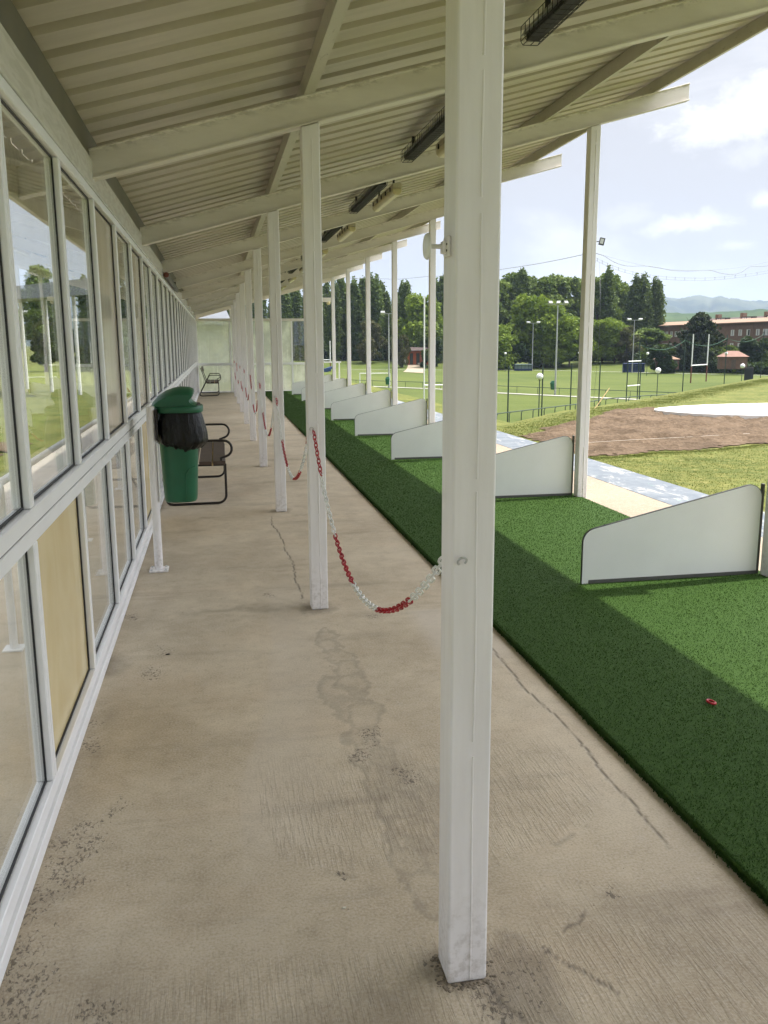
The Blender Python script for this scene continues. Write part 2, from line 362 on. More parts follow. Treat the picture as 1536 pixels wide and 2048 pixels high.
class MB:
    def __init__(s): s.v = []; s.f = []; s.mi = []; s.cur = 0
    def add(s, verts, faces):
        b = len(s.v); s.v += [tuple(v) for v in verts]
        for f in faces: s.f.append([b + i for i in f]); s.mi.append(s.cur)
        return s
    def box(s, x0, x1, y0, y1, z0, z1):
        return s.add([(x0, y0, z0), (x1, y0, z0), (x1, y1, z0), (x0, y1, z0), (x0, y0, z1), (x1, y0, z1), (x1, y1, z1), (x0, y1, z1)],
                     [(0, 3, 2, 1), (4, 5, 6, 7), (0, 1, 5, 4), (1, 2, 6, 5), (2, 3, 7, 6), (3, 0, 4, 7)])
    def obox(s, c, ax, ay, az):  # box from a centre and three half-axis vectors
        c, ax, ay, az = map(Vector, (c, ax, ay, az)); vs = []
        for k in (-1, 1):
            for i, j in ((-1, -1), (1, -1), (1, 1), (-1, 1)): vs.append(c + ax * i + ay * j + az * k)
        return s.add(vs, [(0, 3, 2, 1), (4, 5, 6, 7), (0, 1, 5, 4), (1, 2, 6, 5), (2, 3, 7, 6), (3, 0, 4, 7)])
    def tube(s, path, r, n=8, closed=False, caps=True):
        P = [Vector(p) for p in path]; N = len(P); rr = r if isinstance(r, (list, tuple)) else [r] * N
        ring = []; up = None
        for i in range(N):
            if closed: tg = P[(i + 1) % N] - P[i - 1]
            else: tg = P[min(i + 1, N - 1)] - P[max(i - 1, 0)]
            tg.normalize()
            if up is None: up = Vector((0, 0, 1)) if abs(tg.z) < .9 else Vector((1, 0, 0))
            a = up - tg * up.dot(tg)
            if a.length < 1e-5: a = tg.orthogonal()
            a.normalize(); up = a; b = tg.cross(a)
            ring.append([P[i] + (a * math.cos(2 * math.pi * k / n) + b * math.sin(2 * math.pi * k / n)) * rr[i] for k in range(n)])
        vs = [p for q in ring for p in q]; fs = []
        for i in range(N if closed else N - 1):
            j = (i + 1) % N
            for k in range(n): fs.append((i * n + k, i * n + (k + 1) % n, j * n + (k + 1) % n, j * n + k))
        if not closed and caps: fs.append(tuple(range(n))[::-1]); fs.append(tuple((N - 1) * n + k for k in range(n)))
        return s.add(vs, fs)
    def prism(s, poly, fn, a, b):  # poly 2D (ccw), fn(u,v,w)->xyz, extruded w from a to b
        n = len(poly); vs = [fn(u, v, a) for u, v in poly] + [fn(u, v, b) for u, v in poly]
        fs = [tuple(range(n))[::-1], tuple(range(n, 2 * n))] + [(i, (i + 1) % n, n + (i + 1) % n, n + i) for i in range(n)]
        return s.add(vs, fs)
    def lathe(s, prof, c=(0, 0, 0), n=20, axis='Z'):
        vs = []; c = Vector(c)
        for r, h in prof:
            for k in range(n):
                a = 2 * math.pi * k / n; p = (r * math.cos(a), r * math.sin(a), h)
                if axis == 'X': p = (h, r * math.cos(a), r * math.sin(a))
                vs.append(c + Vector(p))
        fs = [(i * n + k, i * n + (k + 1) % n, (i + 1) * n + (k + 1) % n, (i + 1) * n + k) for i in range(len(prof) - 1) for k in range(n)]
        fs.append(tuple(range(n))[::-1]); fs.append(tuple((len(prof) - 1) * n + k for k in range(n)))
        return s.add(vs, fs)
    def rings(s, rings, cap=True, flip=False):
        n = len(rings[0]); vs = [p for r in rings for p in r]
        fs = [(i * n + k, i * n + (k + 1) % n, (i + 1) * n + (k + 1) % n, (i + 1) * n + k) for i in range(len(rings) - 1) for k in range(n)]
        if cap: fs.append(tuple(range(n))[::-1]); fs.append(tuple((len(rings) - 1) * n + k for k in range(n)))
        return s.add(vs, fs)
    def sphere(s, c, r, n=18, m=10):
        return s.lathe([(max(r * math.sin(math.pi * i / m), 1e-4), -r * math.cos(math.pi * i / m)) for i in range(m + 1)], c, n)
    def build(s, name, mat, parent=None, smooth=False, bevel=0.0, seg=2, world=True, normals=True):
        me = bpy.data.meshes.new(name)
        off = Vector(parent_origin(parent)) if (parent is not None and world) else Vector((0, 0, 0))
        me.from_pydata([tuple(Vector(v) - off) for v in s.v], [], s.f)
        mats = mat if isinstance(mat, (list, tuple)) else [mat]
        for m in mats: me.materials.append(M[m])
        if len(mats) > 1: me.polygons.foreach_set('material_index', s.mi)
        if normals:
            bm = bmesh.new(); bm.from_mesh(me); bmesh.ops.recalc_face_normals(bm, faces=bm.faces); bm.to_mesh(me); bm.free()
        if smooth: me.polygons.foreach_set('use_smooth', [True] * len(me.polygons))
        o = bpy.data.objects.new(name, me); COL.objects.link(o)
        if parent is not None: o.parent = parent
        if bevel:
            b = o.modifiers.new('bevel', 'BEVEL'); b.width = bevel; b.segments = seg; b.limit_method = 'ANGLE'; b.angle_limit = R(40)
            if seg > 1:
                me.polygons.foreach_set('use_smooth', [True] * len(me.polygons)); wn = o.modifiers.new('wn', 'WEIGHTED_NORMAL'); wn.keep_sharp = False
        if smooth and not bevel: add_smooth_angle(me)
        return o
def add_smooth_angle(me, ang=50):
    me.set_sharp_from_angle(angle=R(ang))
def parent_origin(p):
    v = Vector(p.location)
    while p.parent: p = p.parent; v += Vector(p.location)
    return v
def np_mesh(name, V, F, mat, parent=None, attrs=None, smooth=False, kind=None):
    V = np.asarray(V, np.float32); F = np.asarray(F, np.int32); k = F.shape[1]
    me = bpy.data.meshes.new(name); me.vertices.add(len(V)); me.vertices.foreach_set('co', V.ravel())
    me.loops.add(F.size); me.loops.foreach_set('vertex_index', F.ravel())
    me.polygons.add(len(F)); me.polygons.foreach_set('loop_start', np.arange(0, F.size, k, dtype=np.int32))
    me.polygons.foreach_set('loop_total', np.full(len(F), k, np.int32))
    if smooth: me.polygons.foreach_set('use_smooth', np.ones(len(F), bool))
    for an, (dom, arr) in (attrs or {}).items():
        a = me.attributes.new(an, 'FLOAT', dom); a.data.foreach_set('value', np.asarray(arr, np.float32))
    me.materials.append(M[mat]); me.update(calc_edges=True); me.validate()
    o = bpy.data.objects.new(name, me); COL.objects.link(o)
    if parent is not None: o.parent = parent
    if kind: o['kind'] = kind
    return o
def sm(x, a, b):
    t = np.clip((x - a) / (b - a), 0, 1); return t * t * (3 - 2 * t)
def vnoise(x, y, seed=0, oct=4, lac=2.0, gain=.5):   # value noise, numpy
    tot = 0; amp = 1; nrm = 0; x = np.asarray(x, float); y = np.asarray(y, float)
    for o in range(oct):
        xi = np.floor(x).astype(int); yi = np.floor(y).astype(int); fx = x - xi; fy = y - yi
        fx = fx * fx * (3 - 2 * fx); fy = fy * fy * (3 - 2 * fy)
        def h(i, j):
            n = (i * 374761393 + j * 668265263 + (seed + o) * 974634777) & 0x7fffffff
            n = ((n ^ (n >> 13)) * 1274126177) & 0x7fffffff
            return ((n ^ (n >> 16)) & 0xffff) / 65535.0
        v = (h(xi, yi) * (1 - fx) + h(xi + 1, yi) * fx) * (1 - fy) + (h(xi, yi + 1) * (1 - fx) + h(xi + 1, yi + 1) * fx) * fy
        tot = tot + v * amp; nrm += amp; amp *= gain; x = x * lac; y = y * lac
    return tot / nrm

# ------------------------------------------------------------------ ground
def edge_d(x, y):   # distance past the brink of the range platform
    x = np.asarray(x, float); y = np.asarray(y, float)
    e = np.interp(x, [5.05, 6.8, 8.75, 10.9, 17.2, 23.4, 60], [15.1, 17.1, 19.5, 21.2, 27.7, 34.0, 72.0])
    e = e + (vnoise(x * .8, y * .8, 3) - .5) * .5
    d1 = np.minimum(x - 5.05, (y - e) / 1.42)
    d2 = np.minimum(y - 37, x + 7)
    return np.maximum(d1, d2)
def ground_h(x, y):
    x = np.asarray(x, float); y = np.asarray(y, float); d = edge_d(x, y)
    z = -.03 + (FIELD + .03) * sm(d, 0, 13)
    r = np.hypot(x, y); az = np.degrees(np.arctan2(x, y)); r0 = np.interp(az, [0, 18, 35, 60], [242, 241, 206, 190])
    z = z + 1.75 * sm(r, r0, r0 + 24) * (d > 8)
    return z + (vnoise(x * .35, y * .35, 5) - .5) * .05 * (d > .3) + (vnoise(x * 2.2, y * 2.2, 9) - .5) * .03 * ((x > 5.0) | (x < -3.2))
def build_ground():
    rs = [0.8]
    while rs[-1] < 7000: rs.append(rs[-1] * (1.022 if rs[-1] < 60 else 1.04) + .02)
    rs = np.array(rs); an = np.radians(np.concatenate([np.arange(-30, 48, .4), np.arange(48, 330, 3.0)]))
    A, Q = np.meshgrid(an, rs); X = Q * np.sin(A); Y = Q * np.cos(A); Z = ground_h(X, Y)
    V = np.stack([X, Y, Z], -1).reshape(-1, 3); n = len(an); m = len(rs); i, j = np.meshgrid(np.arange(m - 1), np.arange(n), indexing='ij')
    F = np.stack([i * n + j, i * n + (j + 1) % n, (i + 1) * n + (j + 1) % n, (i + 1) * n + j], -1).reshape(-1, 4)[:, ::-1]
    V = np.concatenate([V, [[0, 0, -.03]]])
    o = np_mesh('ground', V, F, 'lawn', smooth=True, kind='structure')
build_ground()

PITS = [(-.56, 2.64, .10), (-.50, 2.76, .10), (-.46, 2.6, .10), (-.5, 2.5, .11), (-.55, 2.37, .09), (-.57, 2.28, .09), (-.57, 2.1, .1), (-.545, 3.36, .09), (-.58, 3.56, .07),
        (-.57, 5.03, .09), (-.33, 4.39, .10), (-.47, 2.42, .07), (-.55, 1.98, .12), (-.40, 2.85, .07), (-.35, 1.86, .10), (-.36, 4.1, .1), (.56, 3.23, .09), (.50, 3.07, .09), (.58, 1.72, .1), (.62, 2.9, .1),
        (.25, 5.35, .07), (.85, 4.75, .08), (.3, 2.33, .05), (1.05, 2.05, .05)]
TRAIL = [(.535, 4.49, .07), (.53, 4.33, .07), (.55, 4.15, .07), (.57, 3.99, .08), (.50, 3.72, .12), (.57, 3.80, .09), (.53, 3.50, .10), (.56, 3.42, .09), (.52, 3.2, .08), (.545, 3.05, .08),
         (.55, 2.85, .09), (.555, 2.64, .09), (.56, 2.5, .08), (.54, 2.35, .07), (.53, 2.2, .06)]
def build_floor():
    xs = np.arange(-.62, 1.521, .01); ys = np.arange(1.3, 12.001, .01)
    X, Y = np.meshgrid(xs, ys); shp = X.shape
    wx = (vnoise(X * 11, Y * 8, 11, 5, 2.1, .6) - .5) * .13; wy = (vnoise(X * 11, Y * 8, 12, 5, 2.1, .6) - .5) * .24
    XX = X + wx; YY = Y + wy
    pits = np.zeros(shp); grey = np.zeros(shp); dark = np.zeros(shp); pale = np.zeros(shp); rough = np.zeros(shp); crack = np.zeros(shp)
    for x, y, r in PITS:
        d = np.hypot((XX - x), (YY - y) * .75); pits = np.maximum(pits, sm(d, r * 1.1, r * .2)); dark = np.maximum(dark, .16 * sm(d, r * 1.6, r * .2) * vnoise(X * 14, Y * 14, 17))
    for x, y, r in TRAIL:                      # scalloped water marks, darker at the rim
        d = np.hypot(XX - x, (YY - y) * .62); a = sm(d, r * 1.08, r * .94) * (.22 + .78 * sm(d, r * .52, r * .9)); grey = np.maximum(grey * (1 - .6 * sm(d, r * .9, r * .7)), a * (.6 + .4 * vnoise(X * 6, Y * 6, 33)))
    smear = sm(np.abs(XX - .60 - (3.2 - Y) * .06), .17, .04) * sm(Y, 1.9, 2.3) * sm(Y, 3.5, 3.0); grey = np.maximum(grey, .75 * smear * vnoise(X * 14, Y * 5, 30))
    dark = np.maximum(dark, .5 * sm(XX, -.42, -.62) * sm(vnoise(X * 5, Y * 2.6, 21), .35, .7))
    for i in range(10):                        # dirt round each post foot
        d = np.hypot(XX - XI, (YY - (Y0 + .05 + D * i)) * .8); dark = np.maximum(dark, .5 * sm(d, .15, .06)); pits = np.maximum(pits, .5 * sm(d, .16, .07))
    d = np.hypot(XX - .66, (YY - 1.78) * .8); dark = np.maximum(dark, .6 * sm(d, .2, .05)); pits = np.maximum(pits, .6 * sm(d, .2, .05))
    dark = np.maximum(dark, .45 * sm(YY, 2.02, 1.75) * sm(XX, .62, .3) * sm(vnoise(X * 3, Y * 8, 41), .25, .6))
    for yb, w, a in ((5.05, .12, .35), (9.95, .16, .4), (11.9, .15, .35), (7.9, .10, .3)):
        dark = np.maximum(dark, a * sm(np.abs(YY - yb), w, .0) * sm(vnoise(X * 2.5, Y * 4, int(yb * 10)), .35, .65))
    # repaired patch with a curved trowel edge
    arc = np.interp(X, [.05, .113, .13, .214, .329, .455, .574, .745, .934, 1.163, 1.26], [2.75, 2.55, 2.43, 2.348, 2.307, 2.326, 2.369, 2.268, 2.324, 2.425, 2.6]) + (vnoise(X * 22, Y * 3, 51) - .5) * .03
    inside = (X > .09) & (X < 1.28)
    rough = np.where(inside, sm(Y - arc, -.01, .05) * sm(Y, 3.3, 2.7), 0) * (.4 + .6 * vnoise(X * 3, Y * 2, 52))
    rough = np.maximum(rough, .8 * sm(X, .75, .9) * sm(Y, 2.3, 2.0) * vnoise(X * 5, Y * 3, 53)); rough = np.maximum(rough, sm(Y, 2.05, 1.9) * .8)
    crack = np.maximum(crack, np.where(inside, .34 * sm(np.abs(Y - arc), .020, .002) * sm(vnoise(X * 16, Y * 9, 54), .42, .62), 0))
    for cx, y0, y1, sd in ((1.342, 2.25, 4.25, 61), (.485, 5.2, 7.9, 62)):
        line = cx + (vnoise(Y * 3.2, Y * 0, sd, 5, 2.1, .6) - .5) * .07 - (.02 * (Y - y0) if sd == 62 else 0)
        crack = np.maximum(crack, sm(np.abs(X - line), .008, .0015) * (Y > y0) * (Y < y1) * (.45 + .55 * sm(vnoise(Y * 6, Y * 0, sd + 5), .2, .5)))
    for x0, y0, x1, y1, sd in ((.60, 1.74, .95, 2.02, 71), (.78, 1.9, .9, 1.72, 72), (.585, 1.80, .66, 1.60, 73)):
        tt = np.clip(((X - x0) * (x1 - x0) + (Y - y0) * (y1 - y0)) / ((x1 - x0) ** 2 + (y1 - y0) ** 2), 0, 1)
        dd = np.hypot(X + wx * .35 - x0 - tt * (x1 - x0), Y + wy * .2 - y0 - tt * (y1 - y0)); crack = np.maximum(crack, .8 * sm(dd, .010, .002))
    broad_dark = .42 * sm(Y, 2.9, 1.9) * sm(vnoise(X * 1.3 + 4, Y * 1.1, 95), .28, .7) + .5 * sm(XX, .05, -.55) * sm(vnoise(X * 2, Y * .9, 96), .38, .72); dark = np.maximum(dark, np.clip(broad_dark, 0, .6) * .6)  # floor patchily darker towards the camera and the glass wall
    # pale worn places; the floor also pales towards the turf
    quad = sm(X, 1.0, 1.12) * sm(Y, 3.75, 4.15) * sm(Y, 4.86, 4.80) * sm(X, 1.47, 1.42); pale = np.maximum(pale, .9 * quad)
    pe = np.interp(Y, [1.5, 2.5, 3, 3.3, 3.7, 4.5, 5.5, 6], [-.02, -.01, .03, .10, .165, .225, .26, .5]) + (vnoise(X * 2, Y * 5, 81) - .5) * .06
    pale = np.maximum(pale, .42 * sm(X - pe, -.006, .02) * sm(X - pe, .42, .1) * sm(Y, 6, 5) * sm(Y, 2.2, 2.7))
    pale = np.maximum(pale, .6 * sm(np.abs(Y - 12.85), .25, .15) * (X > .0)); pale = np.maximum(pale, .45 * sm(X, 1.1, 1.5) * vnoise(X * 4, Y * 1.5, 82))
    V = np.stack([X, Y, X * 0], -1).reshape(-1, 3); m, n = shp; i, j = np.meshgrid(np.arange(m - 1), np.arange(n - 1), indexing='ij')
    F = np.stack([i * n + j, i * n + j + 1, (i + 1) * n + j + 1, (i + 1) * n + j], -1).reshape(-1, 4)
    x0, x1, y0, y1 = xs[0], xs[-1], ys[0], ys[-1]; L, Rr, B, T = -2.0, 4.95, -4.0, 31.0
    ex = [(L, B, 0), (Rr, B, 0), (Rr, y0, 0), (x1, y0, 0), (x0, y0, 0), (L, y0, 0), (L, y1, 0), (x0, y1, 0), (x1, y1, 0), (Rr, y1, 0), (L, T, 0), (Rr, T, 0),
          (L, B, -.3), (Rr, B, -.3), (Rr, T, -.3), (L, T, -.3)]
    b = len(V); V = np.concatenate([V, ex])
    q = [(0, 1, 2, 5), (5, 4, 7, 6), (3, 2, 9, 8), (6, 9, 11, 10), (0, 12, 13, 1), (1, 13, 14, 11), (11, 14, 15, 10), (10, 15, 12, 0)]
    F = np.concatenate([F, np.array(q) + b]); pad = np.zeros(len(ex))
    np_mesh('floor', V, F, 'concrete_floor', attrs={k: ('POINT', np.concatenate([a.ravel(), pad])) for k, a in dict(pits=pits, grey=grey, dark=dark, pale=pale, rough=rough, crack=crack).items()}, kind='structure')
build_floor()
def sheet(name, x0, x1, y0, y1, z, mat, kind='structure', t=.0):
    m = MB(); m.box(x0, x1, y0, y1, z - max(t, .003), z); return tag(m.build(name, mat), kind=kind)
sheet('concrete_apron', 3.584, 4.285, -4, 30.4, .006, 'concrete_apron')
sheet('painted_path', 4.289, 4.945, -4, 30.4, .008, 'painted_strip')
sheet('back_pavement', -2.55, -2.004, -4, 31, -.012, 'concrete_light', t=.2)

# turf
TX0, TX1, TY0, TY1, TZ = 1.462, 3.58, -3.5, 29.36, .028
def build_turf():
    m = MB(); m.box(TX0 + .004, TX1, TY0, TY1, .001, TZ); o = tag(m.build('artificial_turf', 'turf'), kind='structure')
    n = 420000
    y = 1.2 + (RNG.random(n) ** 2.4) * 28; x = TX0 + RNG.random(n) * (TX1 - TX0)
    k = 42000; ye = 1.2 + RNG.random(k) ** 1.5 * 15; xe = TX0 + .010 - np.abs(RNG.normal(0, .006, k)); x = np.concatenate([x, xe]); y = np.concatenate([y, ye]); n = len(x)
    h = RNG.uniform(.005, .012, n); a = RNG.uniform(0, 2 * np.pi, n); w = RNG.uniform(.0009, .0016, n) * (1 + y * .17); la = RNG.uniform(0, 2 * np.pi, n); ln = RNG.uniform(.2, 1.3, n) * h
    z0 = np.where(x < TX0 + .006, .002, TZ - .002); h = np.where(x < TX0 + .006, h + .012, h)
    B = np.stack([x, y, z0], -1); dx = np.stack([np.cos(a), np.sin(a), a * 0], -1) * w[:, None]
    tip = B + np.stack([np.cos(la) * ln, np.sin(la) * ln, h], -1)
    V = np.stack([B - dx, B + dx, tip], 1).reshape(-1, 3); F = np.arange(3 * n).reshape(-1, 3)
    b = np_mesh('turf_blades', V, F, 'turf_blade', o, {'tint': ('FACE', np.clip(RNG.normal(.5, .20, n), 0, 1))}, kind='stuff')
build_turf()

# dug soil and the white pad
def dirt_front(x): return 11.35 + .2 * (x - 5.0) + (vnoise(x * 1.4, x * 0 + 2, 91) - .5) * .5
def build_dirt():
    xs = np.arange(4.9, 17, .06); ys = np.arange(10.8, 27, .06); X, Y = np.meshgrid(xs, ys)
    d = edge_d(X, Y); n = (vnoise(X * 1.6, Y * 1.6, 92) - .5) * .7
    mask = np.minimum(np.minimum(Y - dirt_front(X), -d * 1.1 - .55 + n), np.minimum(X - 5.02 + n * .2, 15.5 - X + n))
    back = (X > 9.9) & (Y > 18.4 + (X - 10.2) * .35)
    mask = np.where(back, -1, mask)
    f = vnoise(X * .9 + Y * .5, (Y - X * .22) * 5.0, 93, 4); cl = vnoise(X * 7, Y * 7, 94, 4, 2.1, .6)
    Z = ground_h(X, Y) + sm(mask, 0, .8) * .035 + sm(mask, .02, .5) * np.maximum(-.02, (f - .35) * .15 + (cl - .45) * .11) + .010
    V = np.stack([X, Y, Z], -1).reshape(-1, 3); m, nn = X.shape; i, j = np.meshgrid(np.arange(m - 1), np.arange(nn - 1), indexing='ij')
    F = np.stack([i * nn + j, i * nn + j + 1, (i + 1) * nn + j + 1, (i + 1) * nn + j], -1).reshape(-1, 4)
    F = F[(mask.ravel()[F] > (RNG.random(len(F)) * .12)[:, None]).all(1)]
    np_mesh('dug_soil', V, F, 'dirt', smooth=True, kind='structure')
build_dirt()
def build_pad():
    t = Vector((9.45, 17.6)); u = Vector((.981, -.19)); v = Vector((.19, .981)); a, b = 6.0, 2.25; m = MB(); bot = []; top = []
    c = t + u * a
    for k in range(96):
        an = 2 * math.pi * k / 96; w = 1 + .004 * math.sin(an * 9)
        p = c + u * (a * math.cos(an) * w) + v * (b * math.sin(an) * w); bot.append((p.x, p.y, -.06)); top.append((p.x, p.y, .105))
    m.rings([bot, top]); tag(m.build('white_pad', 'pad_white', bevel=.015), 'large flat white rounded concrete pad lying on the dug soil', 'pad')
build_pad()
m = MB(); m.tube([(5.3, 12.4, .05), (6.4, 12.62, .055), (7.5, 12.85, .05), (8.6, 13.0, .06), (11, 13.5, .05)], .0018, 5)
tag(m.build('string_line', 'rope_white'), 'thin pale string line stretched low over the front of the dug soil', 'string')

def grass_tufts():
    n = 46000; P = []
    xs = RNG.uniform(5.05, 26, n); e = np.interp(xs, [5.05, 6.8, 8.75, 10.9, 17.2, 23.4], [15.1, 17.1, 19.5, 21.2, 27.7, 34.0]); ys = e + RNG.normal(-.35, .45, n)
    x2 = RNG.uniform(5.0, 12, 16000); y2 = dirt_front(x2) - np.abs(RNG.normal(0, .14, 16000)); x3 = RNG.uniform(4.97, 9.5, 46000); y3 = RNG.uniform(6.2, 11.6, 46000)
    x = np.concatenate([xs, x2, x3]); y = np.concatenate([ys, y2, y3]); n = len(x); z = ground_h(x, y)
    h = RNG.uniform(.02, .085, n) * np.where(np.arange(n) < 46000, .38, .25); a = RNG.uniform(0, 6.283, n); w = RNG.uniform(.003, .007, n)
    B = np.stack([x, y, z - .005], -1); dx = np.stack([np.cos(a), np.sin(a), a * 0], -1) * w[:, None]; la = RNG.uniform(0, 6.283, n)
    tip = B + np.stack([np.cos(la) * h * .5, np.sin(la) * h * .5, h], -1)
    V = np.stack([B - dx, B + dx, tip], 1).reshape(-1, 3)
    np_mesh('grass', V, np.arange(3 * n).reshape(-1, 3), 'grass_blade', attrs={'tint': ('FACE', RNG.random(n))}, kind='stuff')
grass_tufts()

# ------------------------------------------------------------------ canopy roof
roof = thing('canopy_roof', 'long sloping cream canopy roof of ribbed metal on steel rafters over the walkway', 'roof', (0, 0, 0))
XEAVE = 4.25
def build_roof():
    m = MB(); per = D / 12; gap = .086; h = .082; ys = []; y = -3.2
    while y < 29.95:
        ys += [(y, 0), (y + per - gap - .010, 0), (y + per - gap + .004, h), (y + per - .014, h)]; y += per
    x0, x1 = -.97, XEAVE; vs = []; fs = []
    for i, (yy, zz) in enumerate(ys):
        for x in (x0, x1): vs.append((x, yy, zr(x) + .258 + zz))
        if i: fs.append((2 * i - 2, 2 * i - 1, 2 * i + 1, 2 * i))
    m.add(vs, fs); o = m.build('roof_sheet', 'sheet_paint', roof, normals=False); sd = o.modifiers.new('thick', 'SOLIDIFY'); sd.thickness = .003; sd.offset = 0
    for px, w in ((.52, .06), (3.06, .05), (4.14, .05)):
        z = zr(px); m = MB()
        c = [(0, 0), (w, 0), (w, .012), (.006, .012), (.006, .098), (w, .098), (w, .104), (0, .104)]
        m.prism(c, lambda u, v, ww: (px + u, ww, z + .152 + v + SL * u), -3.1, 30.15); m.build('purlin', 'purlin_paint', roof)
    m = MB(); m.box(-1.0, -.972, -3.2, 30.1, zr(-.99) - .01, zr(-.99) + .30); m.build('back_fascia', 'beam_paint', roof)
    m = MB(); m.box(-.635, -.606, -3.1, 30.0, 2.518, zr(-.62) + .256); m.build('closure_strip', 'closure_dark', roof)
    for i in range(-1, 10):
        yc = Y0 + D * i + .05; m = MB(); bw, bh, tf = .045, .155, .011
        prof = [(-bw, 0), (bw, 0), (bw, tf), (.006, tf), (.006, bh - tf), (bw, bh - tf), (bw, bh), (-bw, bh), (-bw, bh - tf), (-.006, bh - tf), (-.006, tf), (-bw, tf)]
        prof = [(a * .8 if v > tf else a, v) for a, v in prof]
        # the web towards the walkway is boxed, only the bottom flange shows
        prof = [(-bw, 0), (bw, 0), (bw, tf), (.012, tf), (.012, bh - tf), (bw * .8, bh - tf), (bw * .8, bh), (-bw * .8, bh), (-bw * .8, bh - .008), (-.022, bh - tf), (-.022, tf), (-bw, tf)]
        m.prism(prof, lambda u, v, w: (w, yc + u, zr(w) + v), -.97, 4.52); m.build('rafter', 'beam_paint', roof, bevel=.002, seg=1)
build_roof()

# ------------------------------------------------------------------ posts
def post_parts(root, h0, h1, seam=True, sd=0):
    m = MB(); vs = []
    for z in (0, 1):
        for x, y in ((-.05, 0), (.05, 0), (.05, .1), (-.05, .1)): vs.append((x, y, 0 if z == 0 else (h0 + (h1 - h0) * (x + .05) / .1)))
    m.add(vs, [(0, 3, 2, 1), (4, 5, 6, 7), (0, 1, 5, 4), (1, 2, 6, 5), (2, 3, 7, 6), (3, 0, 4, 7)])
    m.build('shaft', 'post_paint', root, bevel=.007, seg=3, world=False)
    if seam:
        rnd = random.Random(sd); m = MB(); z = .01
        while z < h0 - .1:
            L = rnd.uniform(.25, .7); fat = rnd.random() < .45; r = .0048 if fat else .0024
            path = []; k = 0; zz = z
            while zz < min(z + L, h0 - .03):
                path.append((.006 + .0012 * math.sin(zz * 9) + rnd.uniform(-.0007, .0007), -.0002, zz)); zz += .035
            if len(path) > 2: m.tube(path, [r * rnd.uniform(.8, 1.25) for _ in path], 6)
            z += L + .002
        m.build('weld_seam', 'post_paint', root, smooth=True, world=False)
ORD = ['nearest', 'second', 'third', 'fourth', 'fifth', 'sixth', 'seventh', 'eighth', 'ninth', 'tenth']
for i in range(0, 10):
    lb = ['thick nearest white steel post standing on the concrete with a weld seam down its face', 'white walkway post holding the upper end of the longest red and white chain'][i] if i < 2 else f'{ORD[i]} white post from the camera in the walkway row of chained posts'
    t = thing('white_post', lb, 'post', (XI, Y0 + D * i, 0), 'posts along the walkway')
    post_parts(t, zr(XI - .05) - .004, zr(XI + .05) - .004, i < 6, i)
    m = MB(); ring = [(.012 * math.cos(a) + .022 * 0, 0, .012 * math.sin(a)) for a in np.linspace(0, 2 * math.pi, 14, endpoint=False)]
    m.tube([(-.030 + .010 * math.cos(a), -.012 - .009 * math.sin(a), 1.083 + .010 * math.sin(a)) for a in np.linspace(-.6, 4.2, 12)], .0028, 6)
    m.build('chain_hook', 'zinc', t, smooth=True, world=False)
    if i < 1:
        rnd = random.Random(90 + i); m = MB()
        for q in range(150):
            sd_ = rnd.choice((0, 0, 1, 2)); u = rnd.uniform(-.058, .058); e = abs(rnd.gauss(.0, .011)) + .001; x, y = ((u, -e), (.05 + e, u + .05), (-.05 - e, u + .05))[sd_]
            r = rnd.uniform(.0015, .0062); m.rings([[(x + r * k_ * math.cos(a) * rnd.uniform(.8, 1.2), y + r * k_ * math.sin(a) * rnd.uniform(.8, 1.2), z_ * r) for a in np.linspace(0, 2 * math.pi, 7, endpoint=False)] for k_, z_ in ((1, 0), (.9, .3), (.4, .55))])
        m.build('mortar_crumbs', 'mortar', t, smooth=True, world=False)
    if i < 8:
        m = MB(); m.tube([(-.018 + .010 * math.cos(a), .112 + .009 * math.sin(a), 1.083 + .010 * math.sin(a)) for a in np.linspace(-.6, 4.2, 12)], .0028, 6); m.build('chain_hook', 'zinc', t, smooth=True, world=False)
for i in range(1, 10):
    t = thing('white_post', f'outer white post carrying the eave behind the {ORD[i-1]} white divider', 'post', (XO, Y0 + D * i, 0), 'posts along the eave')
    post_parts(t, zr(XO - .05) - .004, zr(XO + .05) - .004, i < 4, 40 + i)
# round knob on the nearest post
t = thing('wall_knob', 'small round white disc knob on a stem screwed to the side of the nearest post', 'knob', (XI - .05, Y0 + .05, 1.763))
m = MB(); m.obox((-.004, 0, 0), (.004, 0, 0), (0, .019, 0), (0, 0, .021)); m.obox((-.011, 0, -.002), (.006, 0, 0), (0, .011, 0), (0, 0, .013)); m.build('plate', 'post_paint', t, bevel=.003, world=False)
m = MB(); m.tube([(-.014, 0, 0), (-.045, 0, 0)], [.0052, .0042], 10); m.build('stem', 'plastic_white', t, smooth=True, world=False)
m = MB(); m.lathe([(.001, -.055), (.015, -.0545), (.025, -.052), (.0275, -.0485), (.0275, -.046), (.024, -.0445), (.001, -.044)], (0, 0, 0), 28, 'X'); m.build('disc', 'plastic_white', t, smooth=True, world=False)
m = MB(); m.tube([(-.009, -.012, .010), (-.009, -.012, .0101)], .001, 6); m.lathe([(.0025, -.0095), (.0025, -.008)], (0, -.013, .004), 8, 'X'); m.lathe([(.0025, -.0095), (.0025, -.008)], (0, -.013, -.009), 8, 'X'); m.build('screw', 'trim_black', t, world=False)

